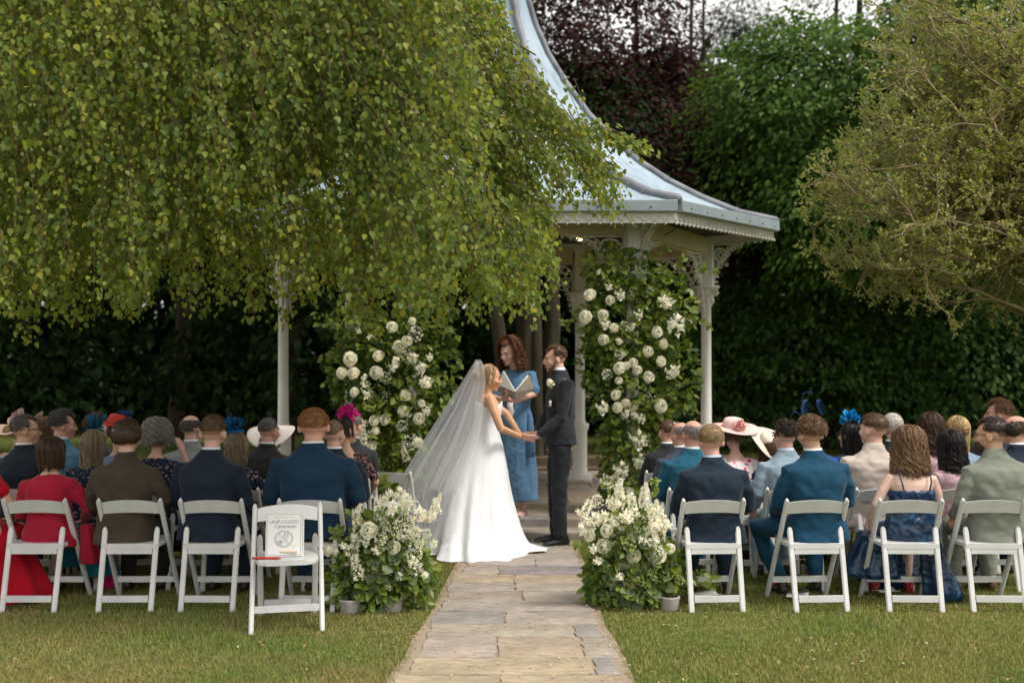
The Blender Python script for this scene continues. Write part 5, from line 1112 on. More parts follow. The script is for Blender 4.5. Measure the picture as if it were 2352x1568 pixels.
guest(2308, 916, 'D', 'm', 'messy', 'mid', 62, 'jacket', (.03, .04, .06), 'taller man with swept light brown hair looking over the others', skin='red')
guest(2372, 1000, 'C', 'f', 'lbob', 'mid', 5, 'short', (.14, .30, .48), 'woman in light blue cut off by the right edge', legs=(.14, .3, .48))
# the woman in scarlet at the left edge: bare arm and a skirt pooling to the grass
tr_, _ = guest(-62, 985, 'A', 'f', 'bob', 'mid', -10, 'scoop', (.42, .006, .02), 'woman in a scarlet gown cut off by the left edge', skin='tan', arms='wide', legs='long', wide=1.1, chairlab='white folding chair at the left edge under the scarlet gown')
mb = MB(); rg = []
for i in range(9):
    u = i/8; ring = []
    for k in range(36):
        a = 2*math.pi*k/36; f = 1+(.05+.07*u)*math.sin(9*a+1)+.03*math.sin(17*a); ring.append((.10+.06*u+(.17+.16*u)*f*math.cos(a), .10+(.14+.12*u)*f*math.sin(a), .56*(1-u)+.012))
    rg.append(ring)
mb.rings(rg, True, False).obj('draped_skirt', M['knit'], tr_, color=(.42, .006, .02))
# teal skirt of the woman in crimson falling beside her chair, and the satin skirt of the woman at right
def drape(parent, mat, color, c, w_, h_, seed, name='draped_skirt', d=.08):
    rs = np.random.default_rng(seed); mb = MB(); rg = []; ph_ = rs.uniform(0, 6)
    for i in range(9):
        u = i/8; ring = []
        for k in range(28):
            a = 2*math.pi*k/28; f = 1+(.06+.10*u)*math.sin(6*a+ph_)+.05*math.sin(11*a+ph_*2); ring.append((c[0]+w_*(.6+.5*u)*f*math.cos(a)+c[3]*u, c[1]+d*(1+.6*u)*f*math.sin(a), c[2]-h_*u))
        rg.append(ring)
    o = mb.rings(rg, True, True).obj(name, mat, parent, color=color)
P_ = {o['label']: o for o in COL.objects if o.get('label') and o.get('category') == 'person'}
wl = [o for k_, o in P_.items() if 'crimson cardigan' in k_][0]
drape(wl, M['knit'], (.01, .12, .16), (.20, .30, .50, .05), .13, .34, 1)
drape(wl, M['knit'], (.33, .012, .035), (.24, .05, .60, .03), .07, .30, 2, 'cardigan_fall', .05)
ws = [o for k_, o in P_.items() if 'navy satin' in k_][0]
drape(ws, M['satin'], (1, 1, 1), (.16, .12, .46, .10), .12, .43, 3); drape(ws, M['satin'], (1, 1, 1), (-.16, .26, .50, -.04), .18, .34, 4, d=.12)
wb = [o for k_, o in P_.items() if 'hair bun' in k_][0]
o2 = mobj('bun', bun_mesh(), wb, None, HAIRC['dark']); o2.matrix_local = hmat(48) @ Matrix.Translation((0, -.135, .045)) @ Matrix.Scale(1.25, 4)
MB().ell((0, .06, -.07), (.052, .045, .045)).obj('beard', M['crop'], wb, color=(.06, .035, .022)).matrix_local = hmat(48)

# ================================================================ the couple and the officiant
def world_person(label, x, Y, z0, yaw):
    X = (x-1176)/F*Y; t = thing('person', label, 'person', (X, Y, z0), R(yaw)); bpy.context.view_layer.update() if False else None
    Mx = Matrix.Translation((X, Y, z0)) @ Matrix.Rotation(R(yaw), 4, 'Z'); inv = Mx.inverted()
    def L(px, py, dY=0): return inv @ at(px, py, Y+dY)
    return t, L
# --- groom : faces the bride, three-quarter back to us
GY = 9.12; t, L = world_person('groom with short brown hair and beard in a dark suit holding the bride\'s hands', 1286, GY, 0, 99); groom = t
hc = Vector((0, .045, 1.695)); hm = hmat(0, -6, hc)
jt = {}
jt['sh', -1] = Vector((-.180, -.02, 1.485)); jt['sh', 1] = Vector((.180, -.02, 1.485))
jt['el', -1] = Vector((-.225, .035, 1.18)); jt['el', 1] = Vector((.215, .07, 1.19))
hands_w = at(1213, 1006, 8.99); invg = (Matrix.Translation(((1286-1176)/F*GY, GY, 0)) @ Matrix.Rotation(R(99), 4, 'Z')).inverted()
wrG = [invg @ (hands_w+Vector((.075, -.10, .02))), invg @ (hands_w+Vector((.075, .10, .03)))]
jt['wr', -1], jt['wr', 1] = wrG
def stand_legs(mb, rs_, k=1, f=0.0, gap=.085, an=.085):
    for s in (-1, 1): mb.tube([(s*gap, 0, .92), (s*gap*1.05, .02+f, .50), (s*gap, -.01, an)], [(rs_[0], rs_[0]*1.05), rs_[1], rs_[2]], 12)
mb = MB(); head(mb, hm, 'm'); mb.tube([(0, -.01, 1.48), (0, .005, 1.55), hm @ Vector((0, -.018, -.05))], [.07, .058, .056], 12)
mb.loft([(.86, .155, .115, 0, 0), (1.0, .15, .11, 0, 0), (1.2, .145, .10, 0, 0), (1.38, .165, .11, 0, 0), (1.47, .16, .085, 0, 0), (1.51, .10, .06, 0, 0)]); stand_legs(mb, (.075, .052, .035))
gdir = (Matrix.Rotation(R(-99), 3, 'Z') @ Vector((-1, 0, -.12)))
for s in (-1, 1):
    mb.tube([jt['sh', s], jt['el', s], jt['wr', s]], [.045, .037, .026], 10); toc = -s
    hand(mb, jt['wr', s], gdir, (toc*.8, 0, .6) if s == -1 else (-.8, 0, -.5), 1 if s == -1 else -1, .75, 1.0)
mobj('body', bake(mb, .0062, 2, name='body'), t, M['skin'], SKIN['pink'])
mb = MB(); mb.loft([(.925, .190, .150, 0, -.005), (1.02, .178, .140, 0, 0), (1.17, .160, .122, 0, 0), (1.33, .182, .130, 0, .0), (1.45, .185, .112, 0, -.01), (1.51, .145, .090, 0, -.008), (1.55, .094, .078, 0, -.002), (1.585, .070, .068, 0, .004)], 24, 2.4)
for s in (-1, 1):
    sh, el, wr = jt['sh', s], jt['el', s], jt['wr', s]; mb.tube([Vector((s*.10, -.01, 1.47)), sh+Vector((s*.01, 0, -.008)), sh.lerp(el, .5), el, wr.lerp(el, .10)], [(.055), (.070), .062, .054, .040], 12)
mobj('jacket', bake(mb, .009, 3, .010, .13, 5, 'jacket', (.9, 1, 1.2)), t, M['suit'], (.022, .025, .029))
mb = MB(); mb.loft([(.86, .155, .118, 0, 0), (.95, .165, .122, 0, 0), (1.02, .155, .115, 0, 0)], 20)
for s in (-1, 1): mb.tube([(s*.085, 0, .90), (s*.088, .025, .52), (s*.085, .012, .10)], [(.095, .108), (.072, .078), (.062, .070)], 14)
mobj('trousers', bake(mb, .010, 2, .012, .09, 6, 'trousers', (1, 1, .45)), t, M['suit'], (.018, .020, .024))
for s in (-1, 1): mobj('shoe', shoe_mesh(), t, M['leather'], (.010, .010, .011), loc=(s*.088, -.01+(.04 if s > 0 else 0), 0), rot=(0, 0, R(-s*7)))
mobj('hair', hair_mesh('short', 3), t, None, (.12, .065, .035)).matrix_local = hm; eyes(t, hm)
bd = MB(); bd.tube([(0, .050, -.078), (0, .062, -.098)], [(.040, .036), (.028, .024)], 12, side=(1, 0, 0)); bd.tube([(-.062, .012, -.015), (-.050, .035, -.065), (0, .070, -.092), (.050, .035, -.065), (.062, .012, -.015)], [.007, .015, .019, .015, .007], 8)
mobj('beard', bake(bd, .006, 1, .004, .01, 2, 'beard'), t, M['crop'], (.14, .075, .04)).matrix_local = hm
MB().loft([(1.565, .067, .066, 0, .0), (1.585, .065, .063, 0, .006), (1.625, .061, .059, 0, .014), (1.626, .056, .054, 0, .014), (1.57, .056, .054, 0, .004)], 20, 2, False).obj('shirt_collar', M['shirt'], t, color=(.72, .74, .78))
MB().loft([(1.53, .108, .084, 0, -.006), (1.56, .082, .076, 0, -.002), (1.600, .071, .069, 0, .003), (1.602, .066, .063, 0, .003), (1.56, .07, .064, 0, -.002)], 20, 2, False).obj('jacket_collar', M['suit'], t, color=(.02, .023, .027))
mbt = MB(); 
for s in (-1, 1): mbt.tube([(0, .083, 1.590), (s*.030, .083, 1.600), (s*.055, .074, 1.597)], [.008, (.018, .008), (.022, .006)], 8, side=(0, 0, 1))
mbt.obj('bow_tie', M['wire'], t)
mb = MB().tube([jt['wr', -1].lerp(jt['el', -1], .06), jt['wr', -1].lerp(jt['el', -1], .16)], .033, 10, rnd=False).obj('shirt_cuff', M['shirt'], t, color=(.75, .76, .8))
pk = MB().box((-.135, .118, 1.30), (.06, .012, .055)).obj('pocket_square', M['shirt'], t, color=(.78, .78, .78)); 
# --- bride
BY = 8.88; t, L = world_person('bride in a strapless white gown facing the groom, veil from her fair hair', 1122, BY, 0, -80); bride = t
hc = Vector((0, .012, 1.525)); hm = hmat(0, -10, hc); invb = (Matrix.Translation(((1122-1176)/F*BY, BY, 0)) @ Matrix.Rotation(R(-80), 4, 'Z')).inverted()
jb = {('sh', 1): Vector((.166, -.01, 1.345)), ('sh', -1): Vector((-.150, -.01, 1.345)), ('el', 1): invb @ at(1150, 984, 8.63), ('el', -1): Vector((-.16, .19, 1.20)), ('wr', 1): invb @ (hands_w+Vector((-.060, -.06, .015))), ('wr', -1): invb @ (hands_w+Vector((-.065, .07, .015)))}
mb = MB(); head(mb, hm, 'f'); mb.tube([(0, -.015, 1.35), (0, -.01, 1.41), hm @ Vector((0, -.018, -.05))], [.058, .044, .043], 12)
mb.loft([(.80, .140, .10, 0, -.01), (.92, .135, .085, 0, -.015), (1.06, .100, .065, 0, -.012), (1.20, .118, .080, 0, -.005), (1.29, .140, .100, 0, 0), (1.35, .140, .072, 0, -.01), (1.385, .09, .052, 0, -.01)]); stand_legs(mb, (.075, .05, .034))
bdir = (Matrix.Rotation(R(80), 3, 'Z') @ Vector((1, 0, -.08)))
for s in (-1, 1):
    mb.tube([(s*.06, -.01, 1.35), jb['sh', s], jb['sh', s].lerp(jb['el', s], .5), jb['el', s], jb['wr', s]], [.042, .046, .042, .035, .023], 10)
    hand(mb, jb['wr', s], bdir, (-s*.5, 0, -.8), s, .9, .92)
mobj('body', bake(mb, .006, 2, name='body'), t, M['skin'], (.62, .34, .20))
# gown: crepe skin from bust to hem, with a long train swept behind her; heights from hem upward
def bx(px, Y=BY): return (px-1176)/F*Y
rgs = []; GN = 72; hs_ = [(1300, 0, 0, 0)]
secs = [  # z, x-left, x-right (world X from picture columns), depth radius, centre Y offset
 (.012, 978, 1224, .62, -.06), (.05, 984, 1212, .58, -.05), (.12, 990, 1200, .52, -.03), (.22, 997, 1192, .45, -.02), (.36, 1006, 1183, .38, -.01), (.52, 1018, 1173, .31, 0), (.68, 1036, 1167, .25, 0), (.82, 1054, 1161, .205, 0), (.93, 1068, 1156, .175, 0), (1.02, 1078, 1148, .145, 0), (1.10, 1085, 1144, .122, 0), (1.18, 1089, 1150, .130, 0), (1.26, 1090, 1156, .136, 0), (1.315, 1093, 1153, .134, 0)]
for z, xl, xr, dy, cy in secs:
    xc = (bx(xl)+bx(xr))/2; rx = (bx(xr)-bx(xl))/2; ring = []; fl = max(0, 1-z/.95)**1.3
    for k in range(GN):
        a = 2*math.pi*k/GN; f = 1+fl*(.055*math.sin(11*a+.6)+.045*math.sin(19*a+2)+.03*math.sin(5*a))+.006*math.sin(14*a+z*9)
        zz = z
        if z > 1.29: zz += .028*math.cos(2*(a-.2))
        if z < .03: zz += .012*max(0, math.sin(7*a))
        p = invb @ Vector((xc+rx*f*math.cos(a), BY+cy+dy*f*math.sin(a), zz)); ring.append(p)
    rgs.append(ring)
inner = [[p.lerp(sum(rgs[-1], Vector())/GN, .06)+Vector((0, 0, -.03)) for p in rgs[-1]]]
mb = MB(); mb.rings(rgs+inner, True, False); g_ = mb.obj('gown', M['gown'], t); md = g_.modifiers.new('s', 'SUBSURF'); md.levels = md.render_levels = 1
mb = MB(); TN = 40; rg = []      # train laid out over the paving
for i in range(8):
    u = i/7; ring = []
    for k in range(TN+1):
        v_ = k/TN; a = math.pi*(.80+1.15*v_); rr_ = (.30+.42*u); f = 1+.05*math.sin(k*1.1)*u
        p = Vector((bx(1085)+rr_*1.0*f*math.cos(a), BY-.02+rr_*.62*f*math.sin(a), .030+.14*(1-u)**2+.018*abs(math.sin(k*.9+u*2))*(1-.4*u))); ring.append(invb @ p)
    rg.append(ring)
mb.rings(rg, False, False); o = mb.obj('train', M['gown'], t); md = o.modifiers.new('s', 'SUBSURF'); md.levels = md.render_levels = 1
# veil: pinned at the crown, falling behind her to the ground, pleated
def veil_mesh(x_edge, x_in, yspan, n_u, name, mat, ph_, zlift=0):
    rows_ = []; nv = 30
    for i in range(nv+1):
        v_ = i/nv; y = yspan[0]+(yspan[1]-yspan[0])*v_; xe = lerp(x_edge, y); xi = lerp(x_in, y); z = 1.6-(y-YH)/F*BY; ring = []
        wd = bx(xi)-bx(xe); dep = .07+.40*v_
        for k in range(n_u+1):
            u = k/n_u; a = math.pi*(1.0-u)           # 0..pi: half wrap, near edge first
            pl = .018*(.3+1.1*v_)*math.sin(u*31+ph_)+.010*(.2+v_)*math.sin(u*57+2*ph_)
            # from near front edge, round the back, to the far front edge
            ang = math.pi*(-.5-1.0*u); X_ = bx(xi)+(wd+pl)*math.cos(ang)*1.0; Y_ = BY+(dep+pl)*math.sin(ang)
            X_ = bx(xi)-abs(math.cos(ang))*(wd+pl)
            ring.append(invb @ Vector((X_, Y_, max(z, .02)+zlift)))
        rows_.append(ring)
    mb = MB(); mb.rings(rows_, False, False); return mb.obj(name, mat, t)
VE = [(826, 1094), (840, 1086), (880, 1062), (940, 1023), (1000, 985), (1060, 949), (1110, 922), (1140, 918), (1200, 935), (1262, 962)]
VI = [(826, 1104), (845, 1113), (880, 1116), (930, 1112), (1000, 1104), (1060, 1085), (1110, 1062), (1200, 1045), (1262, 1040)]
veil_mesh(VE, VI, (826, 1262), 90, 'veil', M['tulle'], 0)
VE2 = [(y, x+(8 if y < 900 else 22)) for y, x in VE]; veil_mesh(VE2, [(y, x-4) for y, x in VI], (832, 1240), 60, 'veil_layer', M['tulle'], 1.7)
VL = [(y, x+(4 if y < 850 else (lerp(VI, y)-x)*.55)) for i, (y, x) in enumerate(VE)]; veil_mesh(VL, VI, (828, 1120), 50, 'veil_lace', M['lace'], .8)
# hair smoothed back over the ear, comb, earring
mobj('hair', hair_mesh('updo', 5), t, None, (.36, .235, .125)).matrix_local = hm; eyes(t, hm)
MB().ell((0, -.09, .01), (.055, .05, .055)).obj('hair_knot', M['hair'], t, color=(.36, .235, .125)).matrix_local = hm
MB().ell((.088, -.008, -.045), (.007, .007, .012), nu=8, nv=6).obj('earring', M['gold'], t).matrix_local = hm
# --- officiant on the platform
OY = 9.98; t, L = world_person('officiant with curly auburn hair in a mid-blue dress reading from an open book', 1184, OY, .146, 163); off = t
z0 = .146; inv0 = (Matrix.Translation(((1184-1176)/F*OY, OY, z0)) @ Matrix.Rotation(R(163), 4, 'Z')).inverted()
hcw = at(1170, 812, OY-.05); hc = inv0 @ hcw; hm = Matrix.Translation(hc) @ Matrix.Rotation(R(-22), 4, 'Z') @ Matrix.Rotation(R(-16), 4, 'X') @ Matrix.Scale(1.03, 4)
jo = {('sh', 1): Vector((.160, 0, 1.40)), ('sh', -1): Vector((-.160, 0, 1.40)), ('el', -1): inv0 @ at(1226, 905, OY-.12), ('wr', -1): inv0 @ at(1180, 922, OY-.36), ('el', 1): inv0 @ at(1137, 915, OY-.12), ('wr', 1): inv0 @ at(1158, 918, OY-.34)}
mb = MB(); head(mb, hm, 'f'); mb.tube([(0, -.01, 1.40), (0, 0, 1.46), hm @ Vector((0, -.018, -.05))], [.06, .046, .044], 12)
mb.loft([(.82, .155, .12, 0, 0), (.95, .152, .115, 0, 0), (1.10, .125, .095, 0, 0), (1.25, .140, .110, 0, 0), (1.34, .150, .100, 0, 0), (1.40, .145, .078, 0, -.005), (1.44, .09, .055, 0, -.005)])
for s in (-1, 1):
    mb.tube([(s*.075, 0, .88), (s*.08, .01, .48), (s*.075, -.01, .09)], [.075, .05, .034], 12); mb.tube([jo['sh', s], jo['el', s], jo['wr', s]], [.044, .038, .025], 10)
    hand(mb, jo['wr', s], (.9*1 if s == -1 else -.7, .25, .25) if False else ((.85, .3, .25) if s == -1 else (-.5, .5, .4)), (0, .2, .95), 1, .6, .95)
    mb.tube([(s*.075, -.02, .05), (s*.075, .10, .03), (s*.075, .15, .025)], [.032, .030, .02], 10)
mobj('body', bake(mb, .0065, 2, name='body'), t, M['skin'], SKIN['pink'])
mb = MB(); mb.loft([(.16, .235, .155, 0, 0), (.35, .222, .150, 0, 0), (.60, .205, .145, 0, 0), (.82, .185, .138, 0, 0), (.95, .172, .13, 0, 0), (1.08, .148, .115, 0, 0), (1.22, .160, .125, 0, .0), (1.35, .165, .115, 0, 0), (1.42, .150, .088, 0, -.004), (1.455, .10, .068, 0, -.004)], 24, 2.2)
for s in (-1, 1): mb.tube([Vector((s*.08, 0, 1.40)), jo['sh', s]+Vector((s*.01, 0, -.005)), jo['sh', s].lerp(jo['el', s], .45), jo['sh', s].lerp(jo['el', s], .80)], [.05, .062, .062, .066], 12)
mobj('dress', bake(mb, .0095, 2, .013, .09, 9, 'dress', (1, 1, .25)), t, M['knit'], (.095, .195, .32))
mb = MB(); mb.tube([(-.165, .05, 1.02), (-.19, .10, .80), (-.185, .11, .60)], [(.02, .012), (.045, .014), (.05, .012)], 8, side=(1, 0, 0)).obj('sash', M['knit'], t, color=(.08, .17, .29))
for s in (-1, 1): mobj('shoe', shoe_mesh(), t, M['leather'], (.45, .30, .27), loc=(s*.085, -.01, 0), scale=(.85, .88, .75))
mobj('hair', hair_mesh('curly', 6), t, None, HAIRC['auburn']).matrix_local = hm @ Matrix.Scale(1.06, 4); eyes(t, hm)
MB().ell(inv0 @ at(1163, 890, OY-.13), (.008, .005, .008), nu=8, nv=5).obj('pendant', M['gold'], t)
# book and ribbon, held open
bk_ = thing('book', 'open taupe ceremony book held by the officiant', 'book', tuple(at(1185, 912, OY-.42))); bl = bk_.location
def quad(name, pts, th, mat, parent, color=None):
    a, b_, c, d = [Vector(p)-bl for p in pts]; n_ = (b_-a).cross(d-a).normalized()*th; mb = MB(); mb.add([a, b_, c, d, a+n_, b_+n_, c+n_, d+n_], [(3, 2, 1, 0), (4, 5, 6, 7), (0, 1, 5, 4), (1, 2, 6, 5), (2, 3, 7, 6), (3, 0, 4, 7)]); return mb.obj(name, mat, parent, False, color)
A0, A1 = at(1183, 900, OY-.50), at(1185, 917, OY-.44)
quad('front_cover', [A1, at(1131, 894, OY-.30), at(1128, 876, OY-.36), A0], .006, M['kraft'], bk_)
quad('back_cover', [A1, A0, at(1217, 863, OY-.34), at(1226, 892, OY-.26)], .006, M['kraft'], bk_)
quad('pages', [A1+Vector((-.004, .02, .006)), at(1140, 888, OY-.30), at(1156, 852, OY-.34), A0+Vector((-.004, .02, .01))], .008, M['paper'], bk_)
quad('pages', [A1+Vector((.004, .03, .008)), A0+Vector((.004, .03, .008)), at(1213, 861, OY-.30), at(1221, 888, OY-.24)], .006, M['paper'], bk_)
rb = MB(); rb.rings([[tuple(at(1172+dx_+jx, y, OY-.46+dz_)-bl) for dx_ in (-7, 7)] for y, jx, dz_ in ((924, 0, 0), (934, -1, .01), (945, 2, -.01), (954, -1, .01), (962, -3, 0))], False, False); o = rb.obj('ribbon', M['shirt'], bk_, color=(.62, .58, .54)); md = o.modifiers.new('s', 'SOLIDIFY'); md.thickness = .003
# boutonniere
bo = thing('boutonniere', 'white rose boutonniere pinned to the groom\'s lapel', 'boutonniere', tuple(at(1265, 880, GY-.15)))
# ================================================================ flowers
def rose_mesh(seed=0, mat='cream_petal'):
    """a full garden rose: petals spiralling over a ball, peeling outwards at their tips"""
    k = ('rose', seed, mat)
    if k in _cache: return _cache[k]
    rs = np.random.default_rng(50+seed); V = []; Fc = []; n_ = 30
    for i in range(n_):
        t = (i+.5)/n_; th = .10+1.55*t**.8+rs.uniform(-.05, .05); a = i*2.39996+rs.uniform(-.2, .2)
        d = np.array([math.sin(th)*math.cos(a), math.sin(th)*math.sin(a), math.cos(th)]); tg = np.array([-math.sin(a), math.cos(a), 0]); dn = np.cross(tg, d); rad = .50+.42*t; w_ = .22+.34*t; k0 = len(V)
        # dn points from the tip down the ball
        for v_, lift, wd in ((1.0, -.10, .35), (.55, .0, .9), (.12, .06, 1.0), (-.06, .16+.10*t, .72)):
            for u in (-1, -.35, .35, 1):
                p = d*(rad+lift-.10*u*u*wd)-dn*0+dn*(v_*(.30+.38*t))+tg*u*w_*wd; V.append(p+rs.normal(0, .012, 3))
        for j in range(3):
            for i2 in range(3): q = k0+j*4+i2; Fc.append((q, q+1, q+5, q+4))
    me = npmesh('rose', np.array(V)*.95, np.array(Fc), M[mat], True); _cache[k] = me; return me
def cluster_mesh(kind, seed=0):
    """heads made of many small florets: dome (viburnum, hydrangea), spike (delphinium, stock), spray (loose white blossom)"""
    k = ('cl', kind, seed)
    if k in _cache: return _cache[k]
    rs = np.random.default_rng(80+seed); N = {'dome': 110, 'lime': 110, 'spike': 150, 'spray': 100, 'baby': 90}[kind]
    if kind in ('dome', 'lime'): d = unit(rs.normal(0, 1, (N, 3))+[0, 0, .35]); P = d*(.9+.1*rs.random((N, 1))); D = d+rs.normal(0, .8, (N, 3)); s_ = .26
    elif kind == 'spike': u = rs.random(N); a = rs.random(N)*6.28; r_ = .46*(1-u*.75)+.04; P = np.stack([r_*np.cos(a), r_*np.sin(a), u*2.6-1.0], 1); D = np.stack([np.cos(a), np.sin(a), .3+0*a], 1)+rs.normal(0, .5, (N, 3)); s_ = .38
    elif kind == 'spray': c = unit(rs.normal(0, 1, (15, 3))+[0, 0, .6])*rs.uniform(.3, 1.0, (15, 1)); P = c[rs.integers(0, 15, N)]+rs.normal(0, .10, (N, 3)); D = rs.normal(0, 1, (N, 3))+[0, 0, .3]; s_ = .38
    else: P = unit(rs.normal(0, 1, (N, 3)))*rs.random((N, 1))**.4; D = rs.normal(0, 1, (N, 3)); s_ = .10
    me = leaves('florets_'+kind, P, D, rs.normal(0, 1, (N, 3))+P, s_*(.7+.6*rs.random(N)), 'birch', M['lime_petal' if kind == 'lime' else 'petal']); _cache[k] = me; return me
def facing(d, roll=0):
    return Vector(d).to_track_quat('Z', 'Y').to_euler()
def arrangement(name, label, cat, base, group, Yc, leafpts, nleaf, lsz, dens_depth, flowers, seed, lmat='garden', extra=None, trails=(), pale=0.0):
    """flowers: list of (x, y, kind, size_px, depth offset)"""
    rs = np.random.default_rng(seed); t = thing(name, label, cat, base, 0, group); b0 = Vector(base); bn = np.array(b0)
    P = []; D = []
    wts = np.array([q[2]*q[3] for q in leafpts], float); wts /= wts.sum(); idx = rs.choice(len(leafpts), nleaf, p=wts)
    for i in idx:
        x, y, rx, ry = leafpts[i]; d = unit(rs.normal(0, 1, (1, 3)))[0]; d[1] = -abs(d[1]) if rs.random() < .7 else d[1]; f = 1-.4*rs.random()**1.5
        c = np.array(at(x, y, Yc)); e = d*np.array([rx/F*Yc, dens_depth*min(1, rx/60), ry/F*Yc])*f; p = c+e; p[2] = max(p[2], .03)
        P.append(p); D.append(d+rs.normal(0, .5, 3)+[0, -.1, -.25])
    P = np.array(P)-bn; D = np.array(D); Nn = rs.normal(0, .45, (len(P), 3))+[0, -.8, .6]; Sz = lsz*(.55+.8*rs.random(len(P)))
    front = np.argsort((P[:, 1])-Sz*3); nb = min(230, len(P)//3); bg_, rest = front[:nb], front[nb:]
    kinds = ['oval', 'round']
    leaf_objs(P[bg_[::2]], D[bg_[::2]], Nn[bg_[::2]], Sz[bg_[::2]]*1.15, 'oval', M[lmat], t); leaf_objs(P[bg_[1::2]], D[bg_[1::2]], Nn[bg_[1::2]], Sz[bg_[1::2]], 'round', M['pale_leaf'] if pale else M[lmat], t)
    o = mobj('foliage', leaves('foliage', P[rest], D[rest], Nn[rest], Sz[rest], 'oval', M[lmat]), t); o['kind'] = 'stuff'
    # stems run from the core out to every leaf cluster
    sp = []; sr = []
    for i in rs.choice(len(P), min(260, len(P)), replace=False):
        p = P[i]; q = p*np.array([.35, .35, .85]); u = np.linspace(0, 1, 5)[:, None]; sp.append(q+(p-q)*u+rs.normal(0, .008, (5, 3))); sr.append(np.linspace(.003, .0015, 5))
    for (x0, y0, x1, y1) in trails:      # vines reaching out of the mass
        a, b_ = np.array(at(x0, y0, Yc))-bn, np.array(at(x1, y1, Yc-.1))-bn; u = np.linspace(0, 1, 9)[:, None]; p = a+(b_-a)*u+np.array([0, 0, .05])*np.sin(u*3.1)+rs.normal(0, .006, (9, 3)); sp.append(p); sr.append(np.linspace(.003, .0015, 9))
        k = 16; ii = rs.integers(2, 9, k); pp = p[ii]+rs.normal(0, .012, (k, 3)); dd = rs.normal(0, .6, (k, 3))+(b_-a)/np.linalg.norm(b_-a)*.6+[0, 0, -.3]
        leaf_objs(pp, dd, rs.normal(0, .4, (k, 3))+[0, -1, .5], lsz*(.6+.5*rs.random(k)), 'oval', M['garden'], t)
    mobj('stems', tubes_np('stems', sp, sr, M['stem'], 3), t)['kind'] = 'stuff'
    for (x, y, kd, sz, dy) in flowers:
        Yf = Yc-dens_depth*1.0+dy; p = at(x, y, Yf); r_ = sz/2/F*Yf; c = at(leafpts[0][0], y, Yc); d = (p-c).normalized()*.6+Vector((rs.normal(0, .25), -.9, rs.normal(.25, .25)))
        if kd == 'rose': o = mobj('rose', rose_mesh(rs.integers(0, 3), 'cream_petal' if rs.random() < .5 else 'petal'), t)
        elif kd == 'rosew': o = mobj('rose', rose_mesh(rs.integers(0, 3), 'petal'), t)
        else:
            o = mobj({'dome': 'hydrangea_head', 'lime': 'viburnum_head', 'spike': 'delphinium_spike', 'spray': 'blossom_spray', 'baby': 'gypsophila_spray'}[kd], cluster_mesh(kd, int(rs.integers(0, 3))), t)
        if kd == 'spike': o.rotation_euler = Euler((rs.normal(-.15, .12), rs.normal((x-leafpts[0][0])/260, .12), rs.uniform(0, 6))); o.scale = (r_*1.5,)*3
        else: o.rotation_euler = Vector(d).to_track_quat('Z', 'Y').to_euler(); o.scale = (r_*(1.15 if 'rose' in kd else 1.3 if kd == 'spray' else 1.1),)*3
        o.location = p-b0
    return t
def z2(x, y): return ((1200+x/2.75)*.9408, (480+y/2.75)*.9408)
FR = []
for (x, y, k_, s_) in ((660, 660, 'rosew', 80), (797, 697, 'rose', 70), (868, 660, 'spray', 60), (925, 660, 'baby', 80), (1060, 625, 'baby', 70), (630, 810, 'rosew', 90), (748, 795, 'rose', 72), (770, 855, 'spray', 60), (822, 880, 'rose', 72), (990, 790, 'spray', 55), (940, 790, 'baby', 60), (1165, 715, 'spray', 90),
                       (1110, 908, 'rose', 80), (1232, 855, 'spray', 110), (890, 870, 'dome', 55), (940, 880, 'spray', 50), (750, 960, 'rose', 72), (855, 975, 'spray', 45), (920, 960, 'baby', 60), (1155, 988, 'rose', 72), (1050, 1040, 'rose', 90), (860, 1055, 'dome', 60), (1138, 1105, 'rose', 90), (860, 1150, 'rosew', 90), (905, 1135, 'rose', 60), (950, 1115, 'rose', 65),
                       (978, 1165, 'rosew', 60), (775, 1195, 'dome', 60), (855, 1235, 'rose', 65), (1055, 1210, 'rose', 75), (960, 1245, 'lime', 50), (835, 1330, 'rose', 70), (1215, 1180, 'spray', 80), (900, 1385, 'rose', 68), (845, 1415, 'rose', 75), (955, 1408, 'rose', 60), (1135, 1405, 'rosew', 95), (750, 1415, 'spray', 70), (900, 1460, 'spray', 60), (955, 1470, 'spray', 50), (1005, 1490, 'spray', 50), (1060, 1330, 'baby', 110),
                       (640, 1340, 'baby', 60), (720, 510, 'spray', 35), (790, 605, 'spray', 45), (860, 1300, 'lime', 45), (930, 1285, 'lime', 40)): 
    q = z2(x, y); FR.append((q[0], q[1], k_, s_*.342*(rng.uniform(.68, .98) if 'rose' in k_ else 1.05), 0))
for (x, y, k_, s_) in ((1440, 1135, 'rose', 30), (1428, 1080, 'spray', 34), (1470, 1060, 'spray', 30), (1500, 1105, 'spike', 26), (1395, 1110, 'spray', 34), (1520, 1060, 'dome', 26), (1545, 1000, 'spike', 24), (1470, 1010, 'spray', 36)): FR.append((x, y, k_, s_, 0))
arrangement('flower_column', 'tall column of white roses and greenery climbing the right front gazebo post', 'flower column', (1.27, 10.22, 0), 'flower columns', 10.15,
    [(1455, 900, 105, 150), (1450, 760, 115, 110), (1440, 640, 85, 65), (1470, 1020, 100, 110), (1455, 1110, 75, 70), (1540, 700, 55, 75), (1395, 620, 60, 55), (1560, 860, 45, 90), (1360, 830, 35, 60)], 4000, .075, .30, FR, 31,
    trails=((1540, 650, 1565, 600), (1560, 760, 1635, 750), (1380, 760, 1300, 740), (1360, 700, 1290, 760), (1570, 900, 1600, 960), (1480, 620, 1530, 570), (1420, 600, 1400, 560), (1590, 640, 1640, 620)))
def z7(x, y): return ((600+x/3.336)*.9408, (680+y/3.336)*.9408)
FL = []
